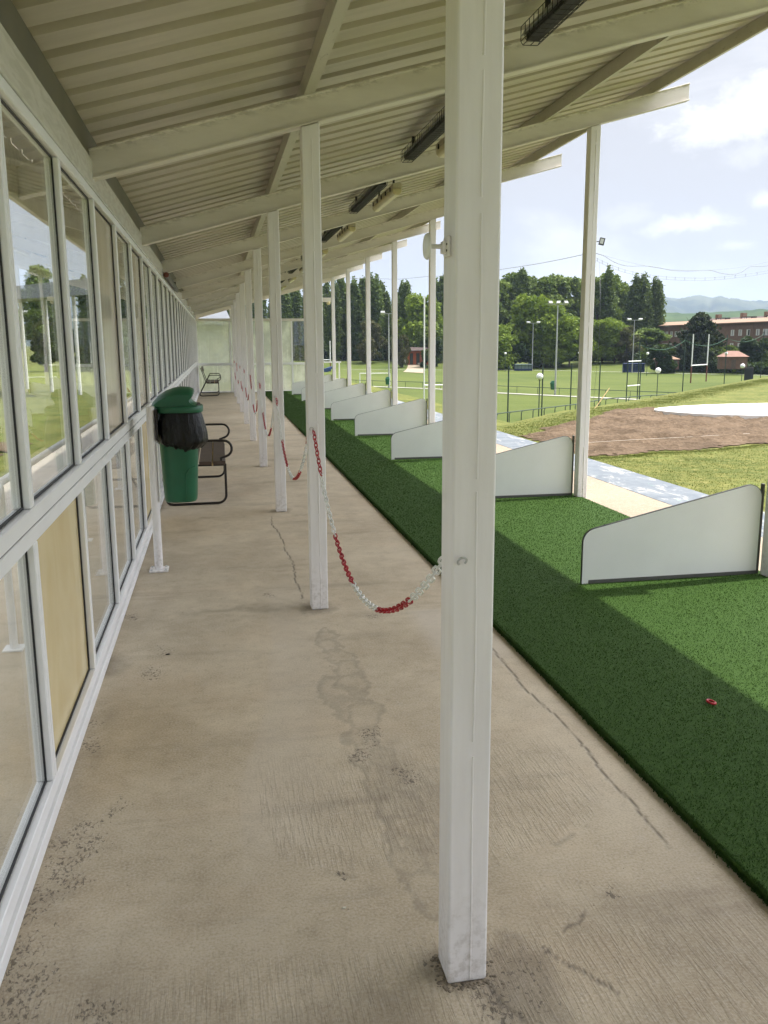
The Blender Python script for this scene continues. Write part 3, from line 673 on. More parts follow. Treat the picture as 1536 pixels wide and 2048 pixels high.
# ------------------------------------------------------------------ chains
def make_chain(flip):
    sag, span = .497, D - PW - .025; A = Vector((-.030, 0, 1.07)); n = 4000
    pts = []
    for k in range(n + 1):
        s = k / n; u = 2 * s - 1
        pts.append(Vector((-.030 + .012 * s, s * span, 1.07 - sag * (1 - u * u))))
    cum = [0]
    for k in range(n): cum.append(cum[-1] + (pts[k + 1] - pts[k]).length)
    pitch = .0365; N = int(cum[-1] / pitch); parts = {}
    def where(d):
        k = min(range(0)) if False else int(np.searchsorted(cum, d)); k = max(1, min(n, k)); return pts[k], (pts[k] - pts[k - 1]).normalized()
    for q in range(N):
        d = (q + .5) * cum[-1] / N; P, T = where(d)
        sec = int((cum[-1] - d + .18 + flip) / .585); col = 'red' if sec % 2 == 0 else 'white'
        up = Vector((1, 0, 0)); b = T.cross(up).normalized(); up = b.cross(T)
        ang = R(48 if q % 2 else -42); s1 = up * math.cos(ang) + b * math.sin(ang)
        L, W, wr = .0245 - .0036, .0130 - .0034, .0034
        path = []
        for k in range(12):
            a = 2 * math.pi * k / 12; cx = math.cos(a); sx = math.sin(a); lx = (L - W) * (1 if cx > .01 else -1 if cx < -.01 else 0) + W * cx
            path.append(P + T * lx + s1 * (W * sx))
        parts.setdefault((col, sec), MB()).tube(path, wr, 6, closed=True)
    return parts
def chain_thing(parts, label, loc):
    t = thing('barrier_chain', label, 'chain', loc, 'plastic chains between the walkway posts')
    for (col, sec), m in parts.items(): m.build(col + '_links', 'plastic_red' if col == 'red' else 'plastic_white', t, smooth=True, world=False)
    return t
ca = chain_thing(make_chain(0), 'longest looking red and white plastic chain sagging from the nearest post to the second', (XI, Y0 + PW + .012, 0))
cb = chain_thing(make_chain(.30), 'red and white plastic chain sagging between the second and third walkway posts', (XI, Y0 + D + PW + .012, 0))
for i in range(2, 8):
    copy_tree(ca if i in (3, 6) else cb, (XI, Y0 + D * i + PW + .012, 0), f'red and white plastic chain sagging between the {ORD[i]} and {ORD[i+1]} walkway posts')

# ------------------------------------------------------------------ glass wall
def build_wall():
    w = thing('glass_wall', 'long white framed glass wall with yellow and beige panels along the walkway', 'glass wall', (XW, 0, 0))
    ML = lambda k: Y0 + .05 + D / 3 * k
    ya, yb = ML(-4), ML(26) + .03; xi = XW - .06
    m = MB(); m.box(xi, XW + .012, ya, yb, 0, .048); m.build('base_rail', 'frame_white', w, bevel=.003, seg=1)
    m = MB(); m.box(xi, XW, ya, yb, .051, .102); m.build('sill', 'frame_white', w, bevel=.003, seg=1)
    m = MB(); m.box(xi, XW, ya, yb, .932, .984); m.box(xi, XW, ya, yb, .989, 1.044); m.build('middle_rail', 'frame_white', w, bevel=.003, seg=1)
    m = MB(); m.box(xi + .01, XW - .006, ya, yb, .983, .990); m.build('rail_groove', 'groove_dark', w)
    m = MB(); m.box(xi, XW, ya, yb, 2.318, 2.362); m.build('head_rail', 'frame_white', w, bevel=.003, seg=1)
    m = MB(); m.box(xi - .02, XW + .006, ya, yb, 2.365, 2.515); m.build('head_beam', 'fascia_paint', w, bevel=.004, seg=1)
    for k in range(-4, 27):
        y = ML(k); joint = k % 3 == 1
        m = MB()
        for z0, z1 in ((.104, .930), (1.046, 2.316)):
            if joint: m.box(xi + .002, XW - .002, y - .031, y - .002, z0, z1); m.box(xi + .002, XW - .002, y + .002, y + .031, z0, z1)
            else: m.box(xi + .002, XW - .002, y - .026, y + .026, z0, z1)
        m.build('mullion', 'frame_white', w, bevel=.003, seg=1)
    for k in range(-4, 26):
        y0, y1 = ML(k) + .028, ML(k + 1) - .028
        for lev, (z0, z1) in enumerate(((.104, .930), (1.046, 2.316))):
            if lev == 0: mt = 'panel_yellow' if k in (1, 5, 8, 11) else 'panel_white' if k >= 13 else 'glass'
            else: mt = 'panel_beige' if k in (3, 5) else 'panel_white' if k >= 17 and k % 3 else 'glass'
            xc = XW - .034; m = MB(); m.box(xc - .003, xc + .003, y0 - .002, y1 + .002, z0 - .001, z1 + .001)
            p = m.build('pane' if mt == 'glass' else 'panel', mt, w)
            if mt != 'glass': p['label'] = {'panel_yellow': 'yellow panel', 'panel_beige': 'beige glossy panel', 'panel_white': 'white panel'}[mt]
            m = MB(); g = .0075; xg = xc + .010
            for a in ((y0, y0 + g, z0, z1), (y1 - g, y1, z0, z1), (y0 + g, y1 - g, z0, z0 + g), (y0 + g, y1 - g, z1 - g, z1)): m.box(xc + .0035, xg, *a)
            m.build('gasket', 'gasket_black', p)
build_wall()
t = thing('rolled_blind', 'dark rolled blind with a red end cap hung under the eave above the glass wall', 'blind', (-.555, 11.2, 2.40))
m = MB(); m.tube([(0, .05, 0), (0, 3.2, 0)], .030, 12); m.build('roll', 'steel_dark', t, smooth=True, world=False)
m = MB(); m.tube([(0, 0, .0), (0, .045, .0)], .032, 12); m.build('end_cap', 'pad_red', t, smooth=True, world=False)
for y in (.3, 2.7): m = MB(); m.box(-.035, 0, y, y + .04, -.01, .10); m.build('bracket', 'steel_dark', t, world=False)
t = thing('notice_strip', 'dark perforated notice strip hanging behind the upper glass near the green bin', 'notice', (-.685, 8.5, 1.4))
m = MB(); m.box(-.002, .002, 0, .34, 0, .60); m.build('sheet', 'canvas_dark', t, world=False)
m = MB()
for k in range(11): m.box(.0025, .004, .04, .30, .04 + k * .05, .055 + k * .05)
m.build('pale_lines', 'grey_metal', t, world=False)

# end screen
es = thing('end_screen', 'hazy plastic windbreak screen in a white frame closing the far end of the walkway', 'screen', (0, 29.4, 0))
XF = [-.60, .475, 1.50, 2.50, 3.50]
m = MB(); m.box(-.62, 3.55, 29.40, 29.45, 2.315, 2.40); m.build('top_rail', 'beam_paint', es, bevel=.003, seg=1)
m = MB(); m.box(-.62, 3.55, 29.402, 29.448, .885, .965); m.build('middle_rail', 'frame_white', es, bevel=.003, seg=1)
m = MB(); m.box(-.62, 3.55, 29.402, 29.448, .001, .045); m.build('bottom_rail', 'frame_white', es, bevel=.003, seg=1)
for x in XF:
    m = MB(); m.box(x - .028, x + .028, 29.404, 29.446, .046, .884); m.box(x - .028, x + .028, 29.404, 29.446, .966, 2.314); m.build('upright', 'frame_white', es)
for a, b in zip(XF[:-1], XF[1:]):
    for z0, z1 in ((.046, .884), (.966, 2.314)):
        clear = a > 2.4 and z0 > .9
        m = MB(); m.box(a + .03, b - .03, 29.422, 29.428, z0 + .001, z1 - .001); m.build('pane', 'glass' if clear else 'frosted_sheet', es)
t = thing('white_railing', 'short white railing running on from the far end screen past the last eave post', 'railing', (3.9, 29.42, 0))
m = MB(); m.box(3.56, 4.14, 29.40, 29.44, .94, .985); m.build('top_rail', 'frame_white', t)
m = MB(); m.box(3.56, 4.06, 29.405, 29.435, .38, .41); m.build('lower_rail', 'frame_white', t)
m = MB(); m.box(4.06, 4.10, 29.40, 29.44, 0, .939); m.build('post', 'frame_white', t)
t = thing('stub_beam', 'short cream beam bolted to the last eave post with a yellow lamp below', 'beam', (3.64, 30.1, 2.95))
m = MB(); m.box(.0, .34, -.05, .05, .02, .16); m.build('beam', 'beam_paint', t, world=False)
m = MB(); m.sphere((.2, 0, -.01), .07, 12, 8); m.build('lamp', 'lamp_diffuser', t, smooth=True, world=False)

# ------------------------------------------------------------------ lamps and heaters under the roof
def make_heater():
    t = thing('wire_guard_heater', 'black wire guarded heater bar hung under the roof nearest the camera', 'heater', (1.75, 0, 0), 'heaters under the roof')
    L = 1.95; m = MB(); m.prism([(-.055, .05), (.055, .05), (.030, .085), (-.030, .085)], lambda u, v, w: (u, w, v + SL * u), 0, L); m.build('reflector', 'grey_metal', t, world=False)
    m = MB(); m.prism([(-.03, .012), (.045, .012), (.045, .05), (-.03, .05)], lambda u, v, w: (u, w, v), .02, L - .02); m.build('element', 'gasket_black', t, world=False)
    m = MB(); y = 0
    while y <= L + .001:
        m.tube([(-.054, y, .085), (-.054, y, .012), (-.042, y, -.006), (.042, y, -.004), (.054, y, .014), (.054, y, .085)], .0022, 5); y += .065
    for x, z in ((-.054, .085), (-.054, .012), (-.042, -.006), (0, -.005), (.042, -.004), (.054, .014), (.054, .085)): m.tube([(x, 0, z), (x, L, z)], .0022, 5)
    m.build('wire_guard', 'wire_black', t, world=False)
    for y in (.25, L - .25): m = MB(); m.box(-.012, .012, y - .012, y + .012, .086, .158); m.build('hanger', 'wire_black', t, world=False)
    return t
def make_batten():
    t = thing('batten_lamp', 'long beige batten lamp hung under the roof nearest the camera', 'lamp', (1.98, 0, 0), 'batten lamps under the roof')
    L = 1.27; m = MB(); m.prism([(-.055, .02), (.055, .02), (.045, .07), (-.045, .07)], lambda u, v, w: (u, w, v), 0, L); m.build('housing', 'lamp_housing', t, bevel=.006, world=False)
    m = MB(); m.prism([(-.052, .018), (-.050, -.02), (-.025, -.048), (.025, -.048), (.050, -.02), (.052, .018)][::-1], lambda u, v, w: (u, w, v), .012, L - .012); m.build('diffuser', 'lamp_diffuser', t, bevel=.008, world=False)
    for y in np.linspace(.12, L - .12, 5):
        for sx in (-1, 1): m = MB(); m.box(sx * .057 - .005, sx * .057 + .005, y - .009, y + .009, .0, .04); m.build('clip', 'gasket_black', t, world=False)
    for y in (.2, L - .2): m = MB(); m.box(-.01, .01, y - .01, y + .01, .07, .185); m.build('hanger', 'wire_black', t, world=False)
    return t
h0, b0 = make_heater(), make_batten()
for i in range(0, 8):
    y = Y0 + D * i; zh = zr(1.75) + .258 - .158 - SL * .0; zb = zr(1.98) + .258 - .20
    wh = ['nearest the camera', 'just beyond the first rafter in view', 'third from the camera'][i] if i < 3 else f'{ORD[i]} from the camera'
    if i == 0: h0.location = (1.75, y + 1.10, zh); b0.location = (1.98, y + 1.05, zb)
    else:
        copy_tree(h0, (1.75, y + 1.10, zh), f'black wire guarded heater bar under the roof, {wh}')
        copy_tree(b0, (1.98, y + 1.45, zb), f'long beige batten lamp under the roof, {wh}')

# ------------------------------------------------------------------ bay dividers
def rounded(poly, rad, n=7):
    out = []
    for i, p in enumerate(poly):
        r = rad[i]
        if r == 0: out.append(p); continue
        P = Vector(p); A = (Vector(poly[i - 1]) - P).normalized(); B = (Vector(poly[(i + 1) % len(poly)]) - P).normalized()
        half = A.angle(B) / 2; d = r / math.tan(half); c = P + (A + B).normalized() * (r / math.sin(half)); s = P + A * d; e = P + B * d
        a0 = math.atan2(s.y - c.y, s.x - c.x); a1 = math.atan2(e.y - c.y, e.x - c.x)
        if a1 - a0 > math.pi: a1 -= 2 * math.pi
        if a1 - a0 < -math.pi: a1 += 2 * math.pi
        out += [(c.x + r * math.cos(a0 + (a1 - a0) * k / n), c.y + r * math.sin(a0 + (a1 - a0) * k / n)) for k in range(n + 1)]
    return out
def make_divider():
    t = thing('bay_divider', 'white wedge shaped bay divider nearest the camera with a black edge', 'divider', (2.285, 0, TZ), 'dividers between the hitting bays')
    pr = rounded([(0, .0), (1.245, .0), (1.245, .628), (0, .345)], [0, 0, .085, .09])
    pr = [(0, 0), (.045, 0), (.045, .022)] + [(1.245, .022)] + [p for p in pr if p[1] > .03]
    m = MB(); m.prism(pr, lambda u, v, w: (u, w, v), -.009, .009); m.build('board', 'divider_white', t, world=False)
    edge = [p for p in pr if p[1] > .03]; edge = edge + [(0, .0)]
    m = MB()
    for a, b in zip(edge[:-1], edge[1:]):
        A, B = Vector((a[0], 0, a[1])), Vector((b[0], 0, b[1])); dvec = (B - A); nrm = Vector((dvec.z, 0, -dvec.x)).normalized()
        ln = dvec.length / 2 + .0006; m.obox((A + B) / 2 + nrm * .0014, dvec.normalized() * ln, (0, .0096, 0), nrm * .0014)
    m.build('edge_trim', 'trim_black', t, world=False)
    m = MB(); m.box(.048, 1.245, -.014, -.0092, -.016, .024); m.box(.048, 1.245, .0092, .014, -.016, .024); m.build('floor_channel', 'channel_grey', t, world=False)
    m = MB(); m.box(1.2455, 1.262, -.013, .013, -.016, .612); m.build('end_channel', 'channel_grey', t, bevel=.002, seg=1, world=False)
    return t
dv = make_divider()
for i in range(1, 10):
    loc = (2.265, Y0 + D * i + .20, TZ)
    loc = (2.262, Y0 + D * i + .118, TZ)
    if i == 1: dv.location = loc
    elif i < 9: copy_tree(dv, loc, f'{ORD[i-1]} white wedge shaped bay divider counting from the camera')

# tee ring
t = MB(); t.tube([(.015 * math.cos(a), .019 * math.sin(a), 0) for a in np.linspace(0, 2 * math.pi, 20, endpoint=False)], .0052, 8, closed=True)
o = t.build('tee_ring', 'plastic_red', None, smooth=True); o.location = (2.03, 3.17, TZ + .013); o.rotation_euler = (.12, .1, .4); tag(o, 'small red plastic ring lying on the green artificial turf', 'ring')

# ------------------------------------------------------------------ litter bin on its post
def sup(cx, cy, rx, ry, z, n=40, e=3.4, f=None):
    out = []
    for k in range(n):
        a = 2 * math.pi * k / n; c, s = math.cos(a), math.sin(a); r = (abs(c) ** e + abs(s) ** e) ** (-1 / e); w = f(a) if f else 1
        out.append((cx + rx * c * r * w, cy + ry * s * r * w, z))
    return out
def make_bin():
    bp = thing('bin_post', 'slim white round post with a square base plate carrying the green bin', 'post', (-.455, 6.10, 0))
    m = MB(); m.tube([(0, 0, .012), (0, 0, 1.15)], .029, 20); m.build('tube', 'post_paint', bp, smooth=True, world=False)
    m = MB(); m.box(-.065, .065, -.068, .068, .001, .013); m.build('base_plate', 'post_paint', bp, bevel=.003, world=False)
    for x in (-.048, .048):
        for y in (-.05, .05): m = MB(); m.lathe([(.008, .0135), (.008, .021)], (x, y, 0), 6); m.build('bolt', 'zinc', bp, world=False)
    m = MB(); m.box(.030, .046, -.035, .035, .92, 1.13); m.build('upper_bracket', 'steel_dark', bp, world=False)
    m = MB(); m.box(.030, .040, -.03, .03, .50, .90); m.build('lower_bracket', 'frame_white', bp, world=False)
    t = thing('litter_bin', 'green plastic litter bin with hooded lid and black bag hanging on a white post', 'bin', (-.285, 6.27, .47))
    cx, cy = 0, 0; m = MB(); rg = []
    for z, s in ((0.0, .90), (.012, .97), (.04, 1.0)): rg.append(sup(0, 0, .116 * s, .135 * s, z))
    for z in np.linspace(.1, .64, 8):
        k = (z - .04) / .6; rg.append(sup(.006 * k, 0, .116 + .028 * k, .135 + .03 * k, z))
    m.rings(rg); m.build('body', 'bin_green', t, smooth=True, world=False)
    # moulded panel lines on the near face
    m = MB(); m.tube([(.040, -.139, .02), (.041, -.143, .16), (.048, -.148, .21), (.075, -.152, .245), (.112, -.150, .262)], .0028, 6); m.build('moulding', 'bin_green', t, smooth=True, world=False)
    # rim of the lid
    m = MB(); m.rings([sup(0.012, 0, .166, .186, .632), sup(.012, 0, .168, .188, .636), sup(.012, 0, .168, .188, .668), sup(.012, 0, .163, .183, .675)]); m.build('lid_rim', 'bin_green', t, smooth=True, world=False)
    # hood: side profile (x,z) swept across the width, lower towards the sides
    prof = [(x * 1.26 + .020, z) for x, z in [(-.150, .676), (-.140, .705), (-.115, .740), (-.075, .775), (-.030, .796), (.015, .804), (.055, .800), (.078, .788), (.082, .776), (.070, .758), (.062, .735), (.066, .712), (.085, .690), (.110, .676)]]
    rg = []
    for w in np.linspace(-1, 1, 15):
        k = (1 - abs(w) ** 3.2 * .38); kx = 1 - abs(w) ** 6 * .10
        rg.append([(.0 + x * kx, w * .168, .676 + (z - .676) * k) for x, z in prof])
    m = MB(); m.rings(rg); m.build('hood', 'bin_green', t, smooth=True, world=False)
    m = MB(); m.rings([sup(.118, 0, .045, .150, .6755, 24), sup(.118, 0, .043, .147, .684, 24)]); m.build('mouth', 'bin_inside', t, world=False)
    # bag folded over the rim
    rnd = random.Random(5); ph = [rnd.uniform(0, 6.28) for _ in range(6)]; n = 120; rg = []
    for q, z in enumerate(np.linspace(.634, .372, 22)):
        u = q / 21; ring = []
        for k in range(n):
            a = 2 * math.pi * k / n; c, s = math.cos(a), math.sin(a); r = (abs(c) ** 3 + abs(s) ** 3) ** (-1 / 3)
            fold = math.sin(a * 13 + ph[0] + u * 1.6) * .5 + math.sin(a * 29 + ph[1] - u * 3) * .35 + math.sin(a * 5 + ph[2] + u) * .4 + math.sin(a * 21 + u * 9 + ph[5]) * .3 * u
            puff = math.sin(min(1, u * 1.12) * math.pi * .74) * .017 + .004 * u
            if c > .25: puff += .026 * u * c
            if c < -.2: puff -= .035 * u * u * -c
            if u > .80: puff -= (u - .80) ** 1.3 * .42
            off = .003 + puff + fold * (.0015 + .0075 * u) * (1 - .25 * max(0, u - .8) * 5)
            zz = z - u * (.010 * math.sin(a * 3 + ph[3]) + .004 * math.sin(a * 7 + ph[4]) + .004 * fold)
            ring.append((.010 + (.150 + off) * c * r, (.170 + off) * s * r, zz))
        rg.append(ring)
    u2 = [(.010 + (x - .010) * .93, y * .93, z + .006) for x, y, z in rg[-1]]; rg.append(u2)
    m = MB(); m.rings(rg, cap=False); m.build('bag', 'bag_black', t, smooth=True, world=False, normals=True)
make_bin()

# ------------------------------------------------------------------ benches
def make_bench():
    t = thing('bench', 'dark slatted bench with curved tubular arms behind the green bin', 'bench', (-.25, 8.63, 0), 'benches along the glass wall')
    L = 1.80
    def arc(c, r, a0, a1, n=8): return [(c[0] + r * math.cos(R(a0 + (a1 - a0) * k / n)), c[1] + r * math.sin(R(a0 + (a1 - a0) * k / n))) for k in range(n + 1)]
    for y in (.0, L):
        side = arc((.215, .385), .0, 0, 0, 1)[:1]
        side = [(.295, .405), (.295, .10)] + arc((.215, .095), .080, 0, -90) + [(-.22, .012)] + arc((-.235, .06), .045, 270, 160) + [(-.09, .415), (.012, .615)] + arc((.05, .595), .040, 150, 90) + [(.22, .636)] + arc((.285, .555), .080, 90, -75) + [(.255, .462), (.262, .405)]
        m = MB(); m.tube([(x, y, z) for x, z in side], .0125, 8); m.build('side_frame', 'steel_dark', t, smooth=True, world=False)
        m = MB(); m.tube([(.28, y + .02, .393), (-.05, y + .02, .393), (-.09, y + .02, .43), (-.235, y + .02, .86)], .011, 8); m.build('back_support', 'steel_dark', t, smooth=True, world=False)
    for x0, x1 in ((-.09, .03), (.045, .165), (.180, .300)):
        m = MB(); m.box(x0, x1, -.05, L + .05, .405, .437); m.build('seat_slat', 'wood_dark', t, bevel=.004, world=False)
    m = MB(); m.box(.165, .180, -.045, L + .04, .392, .420); m.build('seat_bar', 'wood_pale', t, world=False)
    for d in (0, 1):
        c = Vector((-.205 - .0, L / 2, .80)) if d == 0 else Vector((-.165, L / 2, .69)); ax = Vector((-.145, 0, .43)).normalized(); nn = Vector((ax.z, 0, -ax.x))
        if d == 0: m = MB(); m.obox(c + nn * .024, nn * .011, (0, L / 2 + .05, 0), ax * .075); m.build('back_slat', 'wood_dark', t, bevel=.004, world=False)
    return t
bn = make_bench()
copy_tree(bn, (-.25, 27.45, 0), 'dark slatted bench with curved tubular arms before the far end screen')

# small litter on the floor
for k, (x, y, s, lb) in enumerate([(-.305, 4.35, .012, 'dark leaf scrap lying on the concrete below the yellow panel'), (.29, 2.16, .006, 'tiny pale pebble lying on the concrete near the front post')]):
    m = MB(); m.rings([sup(0, 0, s, s * .6, .0008, 9, 2, lambda a: 1 + .3 * math.sin(3 * a)), sup(.001, 0, s * .8, s * .45, .004, 9, 2)]); o = m.build('leaf_scrap' if k == 0 else 'pebble', 'debris' if k == 0 else 'rope_white', None); o.location = (x, y, .0008); tag(o, lb, 'litter')

# ------------------------------------------------------------------ playing field
def depth_of(p): return (Vector(p) - EYE).dot(CF)
def base_top(bx, by, tx, ty, z=FIELD):
    b = on_z(bx, by, z); t = at(tx, ty, depth_of(b)); d = depth_of(b)
    for _ in range(4):
        d = depth_of((b.x, b.y, t.z)); t = at(tx, ty, d)
    return b, t.z - z
def strip_line(name, pts, w, z, mat):
    m = MB()
    for a, b in zip(pts[:-1], pts[1:]):
        A, B = Vector((a.x, a.y, z)), Vector((b.x, b.y, z)); d = (B - A).normalized(); n = Vector((-d.y, d.x, 0)) * w / 2
        m.add([A - n, B - n, B + n, A + n], [(0, 1, 2, 3)])
    return tag(m.build(name, mat), kind='structure')
strip_line('field_line', [on_z(px, py, FIELD) for px, py in ((520, 739.5), (740, 740), (1000, 740.5), (1140, 742.2), (1200, 743.6), (1330, 746.8), (1536, 751.5), (1700, 756))], .55, FIELD + .09, 'line_white')
strip_line('field_path', [on_z(px, py, FIELD) for px, py in ((600, 768), (745, 773.5), (881, 779), (994, 786.5), (1260, 799), (1430, 807))], 1.5, FIELD + .07, 'path_grey')
m = MB(); A, B, C, Dd = [on_z(px, py, -4.6) for px, py in ((806, 737), (850, 739), (848, 728), (822, 727))]
def gz(p, e=.06): return Vector((p.x, p.y, float(ground_h(p.x, p.y)) + e))
vs = []; 
for k in range(9):
    u = k / 8; a = A.lerp(Dd, u); b = B.lerp(C, u); vs += [gz(a), gz(b)]
m.add(vs, [(2 * k, 2 * k + 1, 2 * k + 3, 2 * k + 2) for k in range(8)]); tag(m.build('side_path', 'concrete_apron'), kind='structure')

def railing(label, pts, h, step, r=.035, hook=False):
    o = pts[0]; t = thing('field_railing', label, 'railing', (o.x, o.y, FIELD)); P = [Vector((p.x, p.y, FIELD)) for p in pts]
    m = MB(); m.tube([p + Vector((0, 0, h)) for p in P], r, 6); m.build('rail', 'pole_green', t)
    for a, b in zip(P[:-1], P[1:]):
        n = max(1, int((b - a).length / step)); d = (b - a).normalized()
        for k in range(n):
            q = a.lerp(b, k / n); m = MB()
            if hook: m.tube([q, q + Vector((0, 0, h * .82)), q + d * .12 + Vector((0, 0, h * .96)), q + d * .35 + Vector((0, 0, h))], r, 6)
            else: m.tube([q, q + Vector((0, 0, h))], r * .8, 5)
            m.build('upright', 'pole_green', t)
railing('nearer dark green railing with hooped uprights below the dug slope', [on_z(px, py, FIELD) for px, py in ((960, 856), (993, 852), (1150, 830), (1211, 817), (1300, 809), (1416, 804))], 1.06, 1.9, .045, True)
railing('farther thin dark railing running along the pale field path', [on_z(px, py, FIELD) for px, py in ((620, 768), (745, 773), (881, 778), (994, 785), (1260, 797.5), (1416, 804))], .98, 3.4, .04)

def globe_lamp(bx, by, tx, ty, dia, label, z=FIELD):
    b, h = base_top(bx, by, tx, ty, z); t = thing('globe_lamp', label, 'lamp', b, 'globe lamps round the field')
    m = MB(); m.tube([(0, 0, 0), (0, 0, h - dia * .45)], .05, 8); m.build('pole', 'pole_green', t, world=False)
    m = MB(); m.lathe([(.05, h - dia * .56), (.12, h - dia * .52), (.13, h - dia * .42)], (0, 0, 0), 10); m.build('collar', 'pole_green', t, world=False)
    m = MB(); m.sphere((0, 0, h), dia / 2, 18, 12); m.build('globe', 'globe_white', t, smooth=True, world=False)
globe_lamp(1077, 839, 1080, 753, .64, 'nearest white globe lamp standing by the hooped green railing')
globe_lamp(1313, 801, 1314, 741, .70, 'white globe lamp standing where the two railings draw together')
globe_lamp(1482, 775, 1484, 732, .74, 'white globe lamp standing beside the dark upright board')
globe_lamp(1010, 744, 1010, 707, .60, 'tiny white globe lamp behind the pale blue dugout')
globe_lamp(1157, 744, 1157, 706, .60, 'tiny white globe lamp half hidden by the outer white post')
globe_lamp(1293, 752, 1294, 707, .60, 'tiny white globe lamp behind the navy dugout')
globe_lamp(1449, 757, 1449, 707, .60, 'tiny white globe lamp in front of the brick hut')

def flood_mast(bx, by, tx, ty, w, nl, label):
    b, h = base_top(bx, by, tx, ty); t = thing('floodlight_mast', label, 'floodlight', b, 'floodlight masts', -YAW)
    m = MB(); m.tube([(0, 0, 0), (0, 0, h * .5), (0, 0, h)], [.14, .11, .07], 10); m.build('mast', 'pole_grey', t, smooth=True, world=False)
    m = MB(); m.box(-w / 2, w / 2, -.05, .05, h - .08, h + .02); m.build('crossarm', 'pole_grey', t, world=False)
    for k in range(nl):
        x = -w / 2 + w * (k + .0) / (nl - 1); m = MB(); tl = .35 if k % 2 else -.35
        m.obox((x, -.12, h + .10), (w / nl * .36, 0, 0), (0, .30, -.30 * .5), (tl * .12, .09, .16)); m.build('lamp_head', 'pole_grey', t, bevel=.02, seg=1, world=False)
flood_mast(1110, 790, 1113, 608, 2.1, 3, 'tall pale floodlight mast nearest, standing at the field path with a bin at its foot')
flood_mast(1064, 741, 1068, 646, 2.6, 2, 'pale floodlight mast beside the pale blue dugout')
flood_mast(1264, 746, 1270, 640, 2.6, 2, 'pale floodlight mast beside the navy dugout')
flood_mast(778, 776, 777, 627, 1.9, 2, 'pale floodlight mast seen between two outer white posts')
def field_bin(bx, by, label):
    b = on_z(bx, by, FIELD); t = thing('field_bin', label, 'bin', (b.x, b.y, FIELD))
    m = MB(); m.rings([sup(0, 0, .26, .26, .55, 16), sup(0, 0, .34, .34, 1.35, 16)]); m.build('body', 'bin_green', t, world=False)
    m = MB(); m.rings([sup(0, 0, .37, .37, 1.35, 16), sup(0, 0, .37, .37, 1.45, 16), sup(.06, 0, .22, .3, 1.8, 16)]); m.build('lid', 'bin_green', t, world=False)
    m = MB(); m.tube([(.32, 0, 0), (.32, 0, 1.5)], .04, 6); m.build('post', 'pole_grey', t, world=False)
field_bin(1105, 787, 'tiny green bin at the foot of the nearest floodlight mast')
field_bin(775, 776, 'tiny green bin at the foot of the floodlight mast between the outer posts')

# net poles, cables
NP = []
for k, (bx, by, tx, ty) in enumerate([(1015, 847, 1015, 733), (1083, 836, 1085, 730), (1140, 826, 1142, 728), (1197, 817, 1199, 725), (1274, 804, 1276, 683), (1364, 795, 1369, 675), (1447, 783, 1448, 671), (1520, 766, 1524, 664)]):
    b, h = base_top(bx, by, tx, ty); lb = f'dark green net pole standing on the field, {ORD[k]} from the left'
    t = thing('net_pole', lb, 'pole', b, 'net poles beside the field')
    m = MB(); m.tube([(0, 0, 0), (0, 0, h)], .065, 7); m.build('shaft', 'pole_green', t, world=False)
    m = MB(); m.tube([(0, 0, h), (.0, .0, h + .06)], .09, 7); m.build('cap', 'pole_green', t, world=False); NP.append((b, h))
m = MB(); pts = []
for (b, h), (b2, h2) in zip(NP[4:-1], NP[5:]):
    for k in range(9):
        u = k / 8; p = b.lerp(b2, u); pts.append((p.x, p.y, FIELD + (h + (h2 - h) * u) - .35 - 4 * u * (1 - u) * .9))
m.tube(pts, .028, 5); tag(m.build('ball_stop_net', 'net_green'), 'drooping green net cord strung between the taller net poles', 'net')
tp = at(1185, 500, 55); t = thing('tall_net_pole', 'tall net pole behind the outer white post with a floodlight near its top', 'pole', (tp.x, tp.y, float(ground_h(tp.x, tp.y))))
hz = at(1186, 470, 55).z - t.location.z
m = MB(); m.tube([(0, 0, 0), (0, 0, hz)], [.13, .09], 10); m.build('shaft', 'pole_grey', t, world=False)
m = MB(); fz = at(1200, 483, 55); c = fz - Vector(t.location); m.obox(c + CR * .12, CR * .15 + Vector((0, 0, -.03)), (0, .06, 0), (.05, 0, .22)); m.build('flood_housing', 'flood_body', t, world=False)
m = MB(); m.obox(c + CR * .10 - CF * .07, CR * .10 + Vector((0, 0, -.02)), (0, .012, 0), (.035, 0, .15)); m.build('flood_lens', 'flood_glass', t, world=False)
m = MB(); m.tube([(0, 0, c.z), tuple(c)], .03, 6); m.build('arm', 'flood_body', t, world=False)
def smooth_path(pts, n=6):
    out = []; P = [Vector(p) for p in pts]
    for i in range(len(P) - 1):
        p0, p1, p2, p3 = P[max(i - 1, 0)], P[i], P[i + 1], P[min(i + 2, len(P) - 1)]
        for k in range(n):
            u = k / n; out.append(.5 * ((2 * p1) + (p2 - p0) * u + (2 * p0 - 5 * p1 + 4 * p2 - p3) * u * u + (3 * p1 - p0 - 3 * p2 + p3) * u ** 3))
    return out + [P[-1]]
def cable(name, label, pts, d0, d1, r, pegs=0):
    x0, x1 = pts[0][0], pts[-1][0]; w = smooth_path([at(px, py, d0 + (d1 - d0) * (px - x0) / (x1 - x0)) for px, py in pts])
    t = thing(name, label, 'cable', w[0]); m = MB(); m.tube(w, r, 5, caps=True); m.build('cable', 'cable_grey', t)
    if pegs:
        m = MB(); m.tube([p + Vector((0, 0, .16)) for p in w], r * .8, 5); m.build('upper_strand', 'cable_grey', t)
        for k in range(1, pegs):
            p = w[int(k * (len(w) - 1) / pegs)]; m = MB(); m.tube([p - Vector((0, 0, .0)), p + Vector((0, 0, .20))], r * 1.5, 5); m.build('spacer', 'cable_grey', t)
